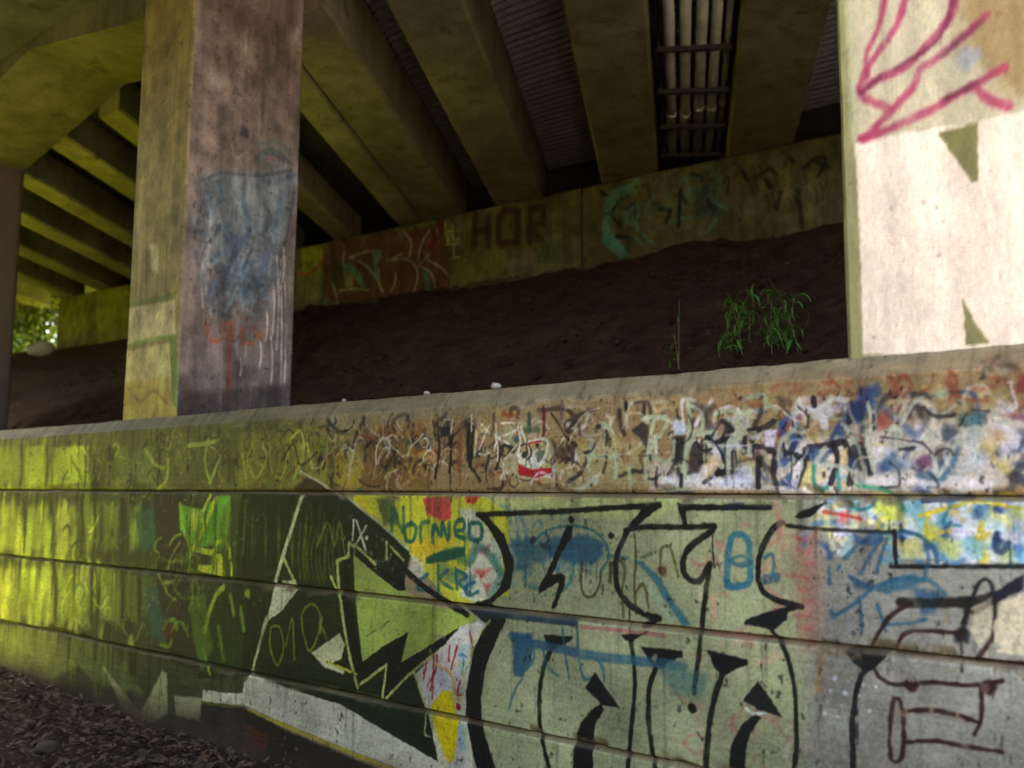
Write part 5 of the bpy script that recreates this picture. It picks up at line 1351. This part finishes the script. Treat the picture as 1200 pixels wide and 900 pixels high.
course('coping', J[3], J[4], (.008, .014), (.07, .088), 404, 'bevelled top band crowded with small black, white and blue tags')

# ================================================================== columns
CZ0, CZ1 = 2.12, 5.7
XL, XR, YB, RL = -6.779, -6.046, 1.065, -1.313
YF = .07; CWD = XR-XL
def column(name, x0, x1, fr, en, label, fine=True, base=(126, 112, 92), zst=.011):
    b = .018
    per = []
    def seg(a, c_, n):
        for t in np.linspace(0, 1, n, endpoint=False): per.append((a[0]+(c_[0]-a[0])*t, a[1]+(c_[1]-a[1])*t))
    nf = 150 if fine else 20; ne = 110 if fine else 20
    seg((x0+b, YF), (x1-b, YF), nf); seg((x1-b, YF), (x1, YF+b), 3); seg((x1, YF+b), (x1, YB-b), ne); seg((x1, YB-b), (x1-b, YB), 3)
    seg((x1-b, YB), (x0+b, YB), 3); seg((x0+b, YB), (x0, YB-b), 2); seg((x0, YB-b), (x0, YF+b), 3); seg((x0, YF+b), (x0+b, YF), 2); per.append((x0+b, YF))
    pe = np.array(per); zs = np.linspace(CZ0-.15, CZ1+.2, int((CZ1-CZ0+.35)/zst))
    nr, nc = len(zs), len(pe)
    P = np.empty((nr, nc, 3)); P[..., :2] = pe[None]; P[..., 2] = zs[:, None]
    h = .003*fbm(nr, nc, 25, 25, int(abs(x0)*100), 5)
    cen = np.array([(x0+x1)/2, (YF+YB)/2]); dv = pe-cen; dv /= np.linalg.norm(dv, axis=1)[:, None]
    P[..., :2] += h[..., None]*dv[None]
    P[:, -1] = P[:, 0]
    UX = np.repeat(pe[None, :, 0], nr, 0); UY = np.repeat(pe[None, :, 1], nr, 0); UZ = np.repeat(zs[:, None], nc, 1)
    colr = np.ones((nr, nc, 3))*np.array(base)
    isf = (UY < YF+b*.9); ise = (UX > x1-b*.9) & ~isf
    if fr is not None: colr = np.where(isf[..., None], fr.sample(UX, UZ), colr)
    if en is not None: colr = np.where(ise[..., None], en.sample(UY, UZ), colr)
    colr = colr*(1+.05*fbm(nr, nc, 60, 12, int(abs(x0)*77), 4)+.05*noise2(nr, nc, 1.6, 1.6, 4))[..., None]
    o = link(name, grid_mesh(name, P, colr), MP, smooth=True)
    return tag(o, label, 'column', 'square columns standing on the wall')
def grime(c, seed, a=.8):
    s1 = fbm(c.h, c.w, .5/c.res, .07/c.res, seed, 4); s2 = fbm(c.h, c.w, .12/c.res, .12/c.res, seed+1, 5); s3 = noise2(c.h, c.w, 2, 2, seed+2)
    c.a *= np.clip(1+a*(.12*s1+.16*s2+.06*s3), .4, 1.4)[..., None]
    ch = np.clip((fbm(c.h, c.w, .03/c.res, .02/c.res, seed+7, 4)-.78)*6, 0, 1)*.4*a; c.a *= (1-ch)[..., None]
ce = Canvas(0., 1.2, 1.9, 5.4, .005, (112, 98, 90)); ce.a += fbm(ce.h, ce.w, 60, 40, 5, 5)[..., None]*18
ce.play(COLUMN_END_PAINT)
q = random.Random(31)
for k in range(240):
    z = q.uniform(2.95, 3.62); y = .5+q.uniform(-.34, .42)*(.35+.65*(z-2.7)/.9); c = q.choice([(60, 84, 106), (150, 160, 156), (44, 50, 58), (96, 112, 118), (110, 98, 90), (76, 100, 128)])
    a_ = q.uniform(0, 6.28); L = q.uniform(.03, .12)
    ce.stroke([(y, z), (y+L*math.cos(a_), z+L*math.sin(a_)), (y+L*math.cos(a_+1), z-L*abs(math.sin(a_+1))-.03)], q.uniform(.008, .035), c, q.uniform(.012, .035), q.uniform(.3, .65))
for k in range(160):
    z = q.uniform(2.1, 5.2); y = q.uniform(.1, 1.05); L = q.uniform(.05, .35)
    ce.stroke([(y, z), (y+q.uniform(-.01, .01), z-L/2), (y+q.uniform(-.02, .02), z-L)], q.uniform(.006, .03), q.choice([(80, 68, 62), (140, 128, 120), (96, 84, 78), (150, 142, 134), (70, 60, 58)]), q.uniform(.008, .03), q.uniform(.2, .5))
grime(ce, 12, 1.3)
cf = Canvas(XL-.1, XR+.1, 1.9, 5.4, .005, (132, 120, 84)); cf.play(COLUMN_FRONT_PAINT); grime(cf, 22, 1.1)
cr = Canvas(RL-.05, RL+CWD+.05, 1.9, 5.4, .004, (150, 140, 104)); cr.play(RIGHT_COLUMN_PAINT); grime(cr, 32, .3)
column('concrete_column', XL, XR, cf, ce, 'stained concrete column with blue and orange paint and white drips')
column('concrete_column', RL, RL+CWD, cr, None, 'bright white painted column with pink tag at the right edge')
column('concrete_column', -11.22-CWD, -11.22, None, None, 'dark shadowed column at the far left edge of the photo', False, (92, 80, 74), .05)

# ---- pier cap with haunches
pts = []
cx = [-11.05-CWD/2, (XL+XR)/2, RL+CWD/2]
xa = [cx[0]-5.2]+cx+[cx[2]+3.4]
low = []
def haunch(x):
    d = min(abs(x-c_) for c_ in xa[:-1])-CWD/2
    if XL+.1 < x < RL+CWD: return 5.78 if x > XR-.1 else 5.3
    return 5.3+.42*min(max(d, 0)/2.25, 1)
for x in np.arange(xa[0], xa[-1]+.01, .06): low.append((x, haunch(x)))
TOPC = 6.35
sec = []
for y in (YF+.02, YB-.02):
    sec.append([(x, y, z) for x, z in low]+[(xa[-1], y, TOPC), (xa[0], y, TOPC)])
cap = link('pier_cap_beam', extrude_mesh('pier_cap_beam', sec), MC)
tag(cap, 'haunched concrete cap beam arching between the column heads at upper left', 'beam')

# ================================================================== abutment
TJ = -2.322
ca = Canvas(-15.6, 6.1, 3.7, 5.3, .010, (120, 116, 72)); ca.a += fbm(ca.h, ca.w, 40, 60, 15, 5)[..., None]*22
ca.play(ABUTMENT_PAINT); ca.a *= .8; grime(ca, 42, 1.2)  # its far left yellow-green patch paints in the light on that end
ab = empty('abutment', tuple(AO+np.array([0, .3, 4.]))); tag(ab, 'low graffiti painted abutment wall under the beam ends beyond the bank', 'wall')
def apanel(t0, t1, st_, seed, label=None):
    us = np.arange(t0, t1+st_*.5, st_); zt = 5.188; zb = 3.7
    prof = [(0., z) for z in np.linspace(zb, zt-.02, int((zt-zb)/.014))]+[(.02, zt), (.35, zt-.05), (.75, zt-.06)]
    pr = np.array(prof); nr, nc = len(pr), len(us)
    d = pr[:, :1]+np.where(pr[:, :1] < .01, .004*fbm(nr, nc, 20, 30, seed, 4), 0)
    P = AO[None, None]+us[None, :, None]*DA+d[..., None]*NA; P[..., 2] = pr[:, 1:]
    colr = ca.sample(np.repeat(us[None], nr, 0), np.repeat(pr[:, 1:], nc, 1))
    o = child(link('wall_panel', grid_mesh('wall_panel', P, colr), MP, smooth=True), ab)
    if label: o['label'] = label
apanel(-13.9, TJ-.012, .012, 7, 'panel with brown and green outlined letters')
apanel(TJ+.012, 6., .012, 8, 'panel with teal swirling letters')
bw = []
for t in (-13.88, 6.):
    p0 = AO+t*DA+.75*NA; p1 = AO+t*DA+1.1*NA; p1 = AO+t*DA+3.5*NA; bw.append([(p0[0], p0[1], 2.), (p1[0], p1[1], 2.), (p1[0], p1[1], 6.2), (p0[0], p0[1], 6.2)])
child(link('backwall', extrude_mesh('backwall', bw), MD), ab)
# back of the joint between the two panels
p = AO+TJ*DA
child(link('joint_filler', extrude_mesh('joint_filler', [[tuple(p-.02*DA+.03*NA+np.array([0, 0, z])), tuple(p+.02*DA+.03*NA+np.array([0, 0, z])), tuple(p+.02*DA+.2*NA+np.array([0, 0, z])), tuple(p-.02*DA+.2*NA+np.array([0, 0, z]))] for z in (3.8, 5.12)]), MBAR), ab)

# ================================================================== beams
DEP = .60
def beam(name, s0, s1, mat, label, group, dep=DEP):
    b = .025
    def ring(f):
        o = []
        for s_, dz in ((s0+b, 0), (s1-b, 0), (s1, b), (s1, dep), (s0, dep), (s0, b)):
            p_ = f(s_); o.append((p_[0], p_[1], p_[2]+dz))
        return o
    secs = []
    st0 = ring(lambda s_: on_line(s_, YB+.004)); en0 = ring(lambda s_: line_abut(s_, .33))
    for t in np.linspace(0, 1, 9): secs.append([tuple(np.array(a)*(1-t)+np.array(c_)*t) for a, c_ in zip(st0, en0)])
    o = link(name, extrude_mesh(name, secs), mat)
    return tag(o, label, 'girder', group)
wide = [(-4.01, -3.38), (-2.61, -1.95), (-1.22, -.55), (.19, .85)]
GW = 'wide concrete girders of the right hand deck'; GN = 'narrow concrete beams of the left hand deck'
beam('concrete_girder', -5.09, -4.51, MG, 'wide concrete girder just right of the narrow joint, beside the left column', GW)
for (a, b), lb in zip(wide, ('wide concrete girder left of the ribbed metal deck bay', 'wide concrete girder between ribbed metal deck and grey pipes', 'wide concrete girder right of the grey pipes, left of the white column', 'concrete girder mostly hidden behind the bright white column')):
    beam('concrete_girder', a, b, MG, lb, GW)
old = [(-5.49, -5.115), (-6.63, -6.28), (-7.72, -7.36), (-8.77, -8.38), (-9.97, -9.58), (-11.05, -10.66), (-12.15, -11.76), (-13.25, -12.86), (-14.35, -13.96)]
ol = ['narrow beam strip tight against the wide girder across a dark joint', 'narrow beam ending at the yellow-green end of the abutment', 'narrow beam behind the head of the stained left column', 'topmost yellow lit beam in the gap left of the stained column', 'second yellow lit beam down in the gap left of the stained column', 'third yellow lit beam down in the gap left of the stained column', 'fourth yellow lit beam down in the gap left of the stained column', 'fifth yellow lit beam down in the gap left of the stained column', 'lowest and farthest yellow beam in the gap left of the stained column']
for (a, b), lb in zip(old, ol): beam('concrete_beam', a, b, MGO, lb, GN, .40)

# ---- ribbed metal deck sheets between the wide girders
def pan(s0, s1, label):
    L = np.linalg.norm(line_abut(s0, .7)-on_line(s0, YB)); n = int(L/.11)
    prof = []
    for k in range(n):
        for f, h in ((0, 0), (.42, 0), (.52, .07), (.9, .07)): prof.append(((k+f)/n, h))
    P = np.empty((len(prof), 2, 3))
    for i, (t, h) in enumerate(prof):
        for j, s_ in enumerate((s0, s1)):
            p_ = on_line(s_, YB)*(1-t)+line_abut(s_, .7)*t; P[i, j] = p_+np.array([0, 0, DEP+.004+h])
    o = link('ribbed_deck_sheet', grid_mesh('ribbed_deck_sheet', P), MPAN)
    tag(o, label, 'metal deck', 'ribbed metal sheets between the girders')
pan(-4.51+.002, -4.01-.002, 'ribbed metal sheet in the dark narrow gap between the two left wide girders')
pan(-3.38+.002, -2.61-.002, 'ribbed metal sheet overhead, widest visible bay between two girders')
pan(-1.95+.002, -1.22-.002, 'ribbed metal sheet above the grey pipes')
pan(-.55+.002, .19-.002, 'ribbed metal sheet in the black gap beside the white column')

# ---- deck slab
def slab(name, s0, s1, y0, y1, dz, th, mat):
    q = [on_line(s0, y0), on_line(s1, y0), line_abut(s1, y1), line_abut(s0, y1)]
    o = link(name, extrude_mesh(name, [[tuple(p_+np.array([0, 0, dz])) for p_ in q], [tuple(p_+np.array([0, 0, dz+th])) for p_ in q]]), mat)
    return tag(o, kind='structure')
slab('deck_and_shade_slab', -5.10, 3.4, YB, 1.6, DEP+.06, .3, MD)  # right edge carried on past the beams to cut side light
slab('deck_and_shade_slab', -17.2, -5.11, YB, 1.6, .404, .5, MD)  # left edge carried past the last beam to keep sun off the bank
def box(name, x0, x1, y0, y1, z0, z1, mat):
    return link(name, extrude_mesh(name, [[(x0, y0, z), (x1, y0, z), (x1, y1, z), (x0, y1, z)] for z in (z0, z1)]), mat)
FX0, FX1, FY0, SLOT = -11.2, -1.2, -12.6, 5.6  # edges of unseen slabs, set to let light onto both wall ends
tag(box('deck_and_shade_slab', FX0, FX1, FY0, YF, 5.75, 6.4, MD), kind='structure')  # unseen slab added overhead to keep the wall middle dim
tag(box('deck_and_shade_slab', -40., FX0-SLOT, FY0, YF, 5.75, 6.4, MD), kind='structure')       # unseen slab added beyond the slot to narrow the sun patch
tag(box('deck_and_shade_slab', FX0-SLOT, FX0, FY0, -2.9, 5.75, 6.4, MD), kind='structure')  # unseen slab added to keep the sun patch close to the wall

# ================================================================== pipes and hangers
def pipe(s_, rad, dz, label):
    a = on_line(s_, YB+.05)+np.array([0, 0, dz]); b = line_abut(s_, .7)+np.array([0, 0, dz])
    d = (b-a)/np.linalg.norm(b-a); u = np.cross(d, [0, 0, 1.]); u /= np.linalg.norm(u); v = np.cross(u, d)
    L = np.linalg.norm(b-a); secs = []; st_ = []
    t = 0.
    def ring(p_, r): return [tuple(p_+r*(math.cos(q)*u+math.sin(q)*v)) for q in np.linspace(0, 2*math.pi, 16, endpoint=False)]
    r0 = empty('conduit_pipe', tuple(a)); tag(r0, label, 'pipe', 'grey pipes hung between two girders')
    child(link('tube', extrude_mesh('tube', [ring(a, rad), ring(b, rad)]), MPIPE, smooth=True), r0)
    k = .9+rnd.random()*.3
    while k < L:
        c_ = a+d*k; child(link('coupling', extrude_mesh('coupling', [ring(c_-d*.04, rad+.006), ring(c_+d*.04, rad+.006)]), MPIPE, smooth=True), r0); k += 3.0
rnd = random.Random(3)
for s_, r0, lb in ((-1.785, .047, 'leftmost of the grey pipes between the girders'), (-1.65, .047, 'second grey pipe from the left between the girders'), (-1.515, .047, 'third grey pipe from the left between the girders'), (-1.395, .045, 'fourth grey pipe from the left between the girders')):
    pipe(s_, r0, .15, lb)
pipe(-1.29, .03, .17, 'thin dark pipe at the right of the pipe run')
ordn = ['nearest dark crossbar under the pipes', 'second dark crossbar under the pipes', 'third dark crossbar under the pipes', 'fourth dark crossbar under the pipes', 'crossbar under the pipes closest to the abutment', ]
for k, yy in enumerate((2.7, 3.47, 4.14, 4.8, 5.42)):
    def pt(s_, dz, off=0.):
        x0 = on_line(-1.58, yy); p_ = x0+SV*(s_+1.58)+G*off; p_[2] = soffit(p_[0], p_[1])+dz; return p_
    h = empty('pipe_hanger', tuple(pt(-1.58, .2))); tag(h, ordn[k], 'crossbar', 'crossbars carrying the pipes')
    def bar(nm, s0, s1, z0, z1, w_):
        child(link(nm, extrude_mesh(nm, [[tuple(pt(s_, z0, -w_)), tuple(pt(s_, z0, w_)), tuple(pt(s_, z1, w_)), tuple(pt(s_, z1, -w_))] for s_ in (s0, s1)]), MBAR), h)
    bar('crossbar', -1.90, -1.25, .058, .098, .022)
    bar('rod', -1.885, -1.873, .098, .62, .006); bar('rod', -1.272, -1.26, .098, .62, .006)

# ================================================================== weeds, stones, litter
def leaf_mat(name, c, tr=.35):
    m, t, b = nodes(name)
    n = tex(t, 25, 3); k = mix(t, 1., c, ramp(t, n.outputs[0], .3, .7, (.65, .7, .6), (1.25, 1.2, 1.1)), 'MULTIPLY')
    t.links.new(k, b.inputs['Base Color']); b.inputs['Roughness'].default_value = .55
    return m
ML = leaf_mat('weed_leaf', (.07, .22, .02)); MST = leaf_mat('weed_stem', (.14, .15, .05))
def blade_mesh(L, wd, bend, fold=.25):
    n = 6; vs = []; fs = []
    for i in range(n+1):
        t = i/n; wv = wd*math.sin(math.pi*min(.12+t*.88, 1.))**.8*(1-.15*t); x = L*t*math.cos(bend*t); z = L*t*math.sin(.5-bend*t*1.0)
        vs += [(x, -wv/2, z+fold*wv), (x, 0, z), (x, wv/2, z+fold*wv)]
    for i in range(n):
        a = i*3; fs += [(a, a+1, a+4, a+3), (a+1, a+2, a+5, a+4)]
    return poly_mesh('leaf', vs, fs)
blades = [blade_mesh(.16, .019, 1.0), blade_mesh(.12, .018, .7), blade_mesh(.20, .016, 1.3), blade_mesh(.09, .016, .5)]
for b_ in blades: b_.materials.append(ML)
def weed(x, y, stems, label, rd, nleaf=(6, 10), lean=.25):
    z = float(bank_z(np.array(x), np.array(y)))
    r = empty('weed', (x, y, z)); tag(r, label, 'plant', 'weeds on the earth bank')
    for k in range(stems):
        h = rd.uniform(.24, .5); az = rd.uniform(0, 6.28); l = rd.uniform(.05, lean); bx, by = rd.uniform(-.27, .27)*(stems > 2), rd.uniform(-.08, .08)*(stems > 2)
        pts = [np.array([bx+math.cos(az)*l*h*t*t, by+math.sin(az)*l*h*t*t, -.04+h*t]) for t in np.linspace(0, 1, 6)]
        secs = [[tuple(p_+.004*(1-.6*i/5)*np.array([math.cos(q), math.sin(q), 0])) for q in np.linspace(0, 6.28, 5, endpoint=False)] for i, p_ in enumerate(pts)]
        sm_ = link('stem', extrude_mesh('stem', secs), MST, r)
        for j in range(rd.randint(*nleaf)):
            t = rd.uniform(.25, 1.); p_ = pts[0]*(1-t)+pts[-1]*t
            o = link('leaf', rd.choice(blades), None, sm_); o.location = p_; o.rotation_euler = (rd.uniform(-.4, .4), rd.uniform(-.5, .7), rd.uniform(0, 6.28)); sc_ = rd.uniform(.6, 1.1); o.scale = (sc_,)*3
    return r
rw = random.Random(23)
weed(-2.36, 1.6, 12, 'bushy green weed growing behind the wall left of the white column', rw, (11, 16), .5)
weed(-2.83, 1.45, 2, 'single thin weed sprig left of the bushy one', rw, (2, 4), .3)


def rock(name, rad, seed, sq=(1, 1, .7)):
    bm = bmesh.new(); bmesh.ops.create_icosphere(bm, subdivisions=2, radius=rad)
    rr = random.Random(seed)
    ph = [rr.uniform(0, 6.28) for _ in range(6)]
    for v in bm.verts:
        d = v.co.normalized(); f = 1+.22*math.sin(d.x*3+ph[0])*math.sin(d.y*3.4+ph[1])+.13*math.sin(d.z*5+ph[2]+d.x*4)+.06*rr.uniform(-1, 1)
        v.co = Vector((d.x*sq[0], d.y*sq[1], d.z*sq[2]))*rad*f
    me = bpy.data.meshes.new(name); bm.to_mesh(me); bm.free(); return me
MSTN = plain('stone', (.34, .32, .28), .9, 0, .4, 30); MSTD = plain('dark_stone', (.04, .027, .018), .95, 0, .4, 30)
for k, (x, rad, lb) in enumerate(((-3.11, .026, 'largest pale pebble on the wall edge below the bank'), (-3.60, .016, 'small pebble on the wall edge left of the largest one'), (-4.28, .013, 'tiny pebble on the wall edge nearer the stained column'))):
    o = link('pebble', rock('pebble', rad, k+1), MSTN, smooth=True); o.location = (x, .10, 2.122+rad*.55); tag(o, lb, 'pebble', 'pebbles on top of the wall')
rr = random.Random(17)
spots = [(-5.35, -.45, .07), (-5.9, -.75, .09), (-6.6, -.55, .06), (-5.0, -.9, .05), (-6.1, -.25, .05), (-7.3, -.5, .08), (-5.6, -1.15, .06), (-4.9, -.35, .045)]
lbs = ['stone against the foot of the wall under the pale painted band', 'largest clod of earth in the lower left corner', 'clod of earth left of the largest one', 'clod of earth at the bottom edge of the photo', 'small stone close to the wall foot at lower left', 'clod of earth farthest left along the wall foot', 'clod in front of the others at the bottom left', 'small stone at the wall foot nearest the middle']
for k, ((x, y, rad), lb) in enumerate(zip(spots, lbs)):
    o = link('stone', rock('stone', rad*.75, 20+k, (1, .8, .55)), MSTD, smooth=True); o.location = (x, y, rad*.15+.05); o.rotation_euler.z = rr.random()*6; tag(o, lb, 'stone', 'stones along the wall foot')

def litter(name, n, fx, mat, seed, size, label):
    rg = np.random.default_rng(seed); vs = []; fs = []
    for k in range(n):
        x, y, z = fx(rg); a = rg.uniform(0, 6.28); L = size*rg.uniform(.5, 1.4); w_ = L*rg.uniform(.25, .6); tl = rg.uniform(-.5, .5, 2); cc = rg.uniform(.1, .4)*L
        u = np.array([math.cos(a), math.sin(a), tl[0]]); v = np.array([-math.sin(a), math.cos(a), tl[1]]); c_ = np.array([x, y, z+.012+L*.1]); b0 = len(vs)
        vs += [c_-u*L/2, c_-v*w_/2+np.array([0, 0, cc*.4]), c_+u*L/2, c_+v*w_/2+np.array([0, 0, cc*.4])]; fs += [(b0, b0+1, b0+2), (b0, b0+2, b0+3)]
    o = link(name, poly_mesh(name, vs, fs), mat); tag(o, label, 'litter', None, 'stuff'); return o
MLIT = plain('dry_leaf', (.07, .042, .022), .9, 0, .6, 9)
MCRU = plain('crumb', (.16, .12, .085), .95, 0, .5, 20)
def on_bank(rg):
    x = rg.uniform(-14, .5); y = rg.uniform(1.05, 5.6); y = min(y, float(abut_y(x))-.05)
    return x, y, float(bank_z(np.array(x), np.array(y)))
def on_floor(rg):
    x = rg.uniform(-9, -3.6); y = -abs(rg.normal(0, .9))-.03
    return x, y, float(ground_z(x, y))+.02+.10*max(0, min(1, (y+1.1)/1.1))**2*max(0, min(1, (-x-4.4)/2))
litter('leaf_litter', 4200, on_bank, MLIT, 4, .06, 'dry leaves and crumbs scattered over the dark earth bank')
litter('earth_crumbs', 1500, on_bank, MCRU, 6, .035, 'pale crumbs of stone and earth strewn over the bank')
litter('leaf_litter', 3200, on_floor, MLIT, 5, .06, 'dry leaves and crumbs on the soil along the wall foot')

# ================================================================== beyond the left end of the bridge
def foliage_mesh(name, centre, rad, n, size, seed, blobs=26):
    rg = np.random.default_rng(seed); blobs = max(blobs, n//130); cs = rg.normal(0, .48, (blobs, 3)); vs = np.empty((n*4, 3)); 
    b_ = cs[rg.integers(0, blobs, n)]; d = rg.normal(0, .17, (n, 3)); P = np.array(centre)+(b_+d)*np.array(rad)
    u = rg.normal(0, 1, (n, 3)); u /= np.linalg.norm(u, axis=1)[:, None]; v = np.cross(u, rg.normal(0, 1, (n, 3))); v /= np.linalg.norm(v, axis=1)[:, None]
    L = size*rg.uniform(.6, 1.3, (n, 1))
    vs[0::4] = P-u*L/2; vs[1::4] = P-v*L*.28; vs[2::4] = P+u*L/2; vs[3::4] = P+v*L*.28
    return poly_mesh(name, vs, [(4*k, 4*k+1, 4*k+2, 4*k+3) for k in range(n)])
MHB = leaf_mat('bush_leaf', (.10, .16, .02)); MWD = plain('bark', (.07, .055, .04), .9)
def bush(name, x, y, z, h, rad, n, size, seed, label):
    r = empty(name, (x, y, z)); tag(r, label, 'bush', 'bushes outside the left end of the bridge')
    child(link('foliage', foliage_mesh('foliage', (x, y, z+h*.55), rad, n, size, seed), MHB), r)
    rd = random.Random(seed)
    for k in range(4):
        a = rd.uniform(0, 6.28); secs = []
        for i, tt in enumerate(np.linspace(0, 1, 5)):
            c_ = np.array([x+math.cos(a)*.35*rad[0]*tt*tt, y+math.sin(a)*.35*rad[1]*tt*tt, z-.1+h*.75*tt]); rr_ = .05*(1-.7*tt)*max(h/2, .5)
            secs.append([tuple(c_+rr_*np.array([math.cos(q), math.sin(q), 0])) for q in np.linspace(0, 6.28, 7, endpoint=False)])
        child(link('stem', extrude_mesh('stem', secs), MWD), r)
bush('bush', -19.6, 4.9, 4.1, 1.7, (1.0, 1.0, .9), 2600, .11, 61, 'leafy bush just beyond the far left end of the abutment')
bush('bush', -25., 5.0, 3.2, 5., (1.6, 4.2, 2.6), 17000, .30, 62, 'large dark thicket in the background seen through the far left gap')
MPALE = plain('pale_boulder', (.6, .58, .52), .85, 0, .2, 6)
for k, (x, y, rad, lb) in enumerate(((-17.75, 4.28, .22, 'pale sunlit boulder at the far left end of the bank'), (-18.4, 4.42, .16, 'smaller pale boulder left of the larger one on the bank'))):
    o = link('boulder', rock('boulder', rad, 70+k), MPALE, smooth=True); o.location = (x, y, float(bank_z(np.array(x), np.array(y)))+rad*.35); tag(o, lb, 'boulder', 'pale boulders at the end of the bank')
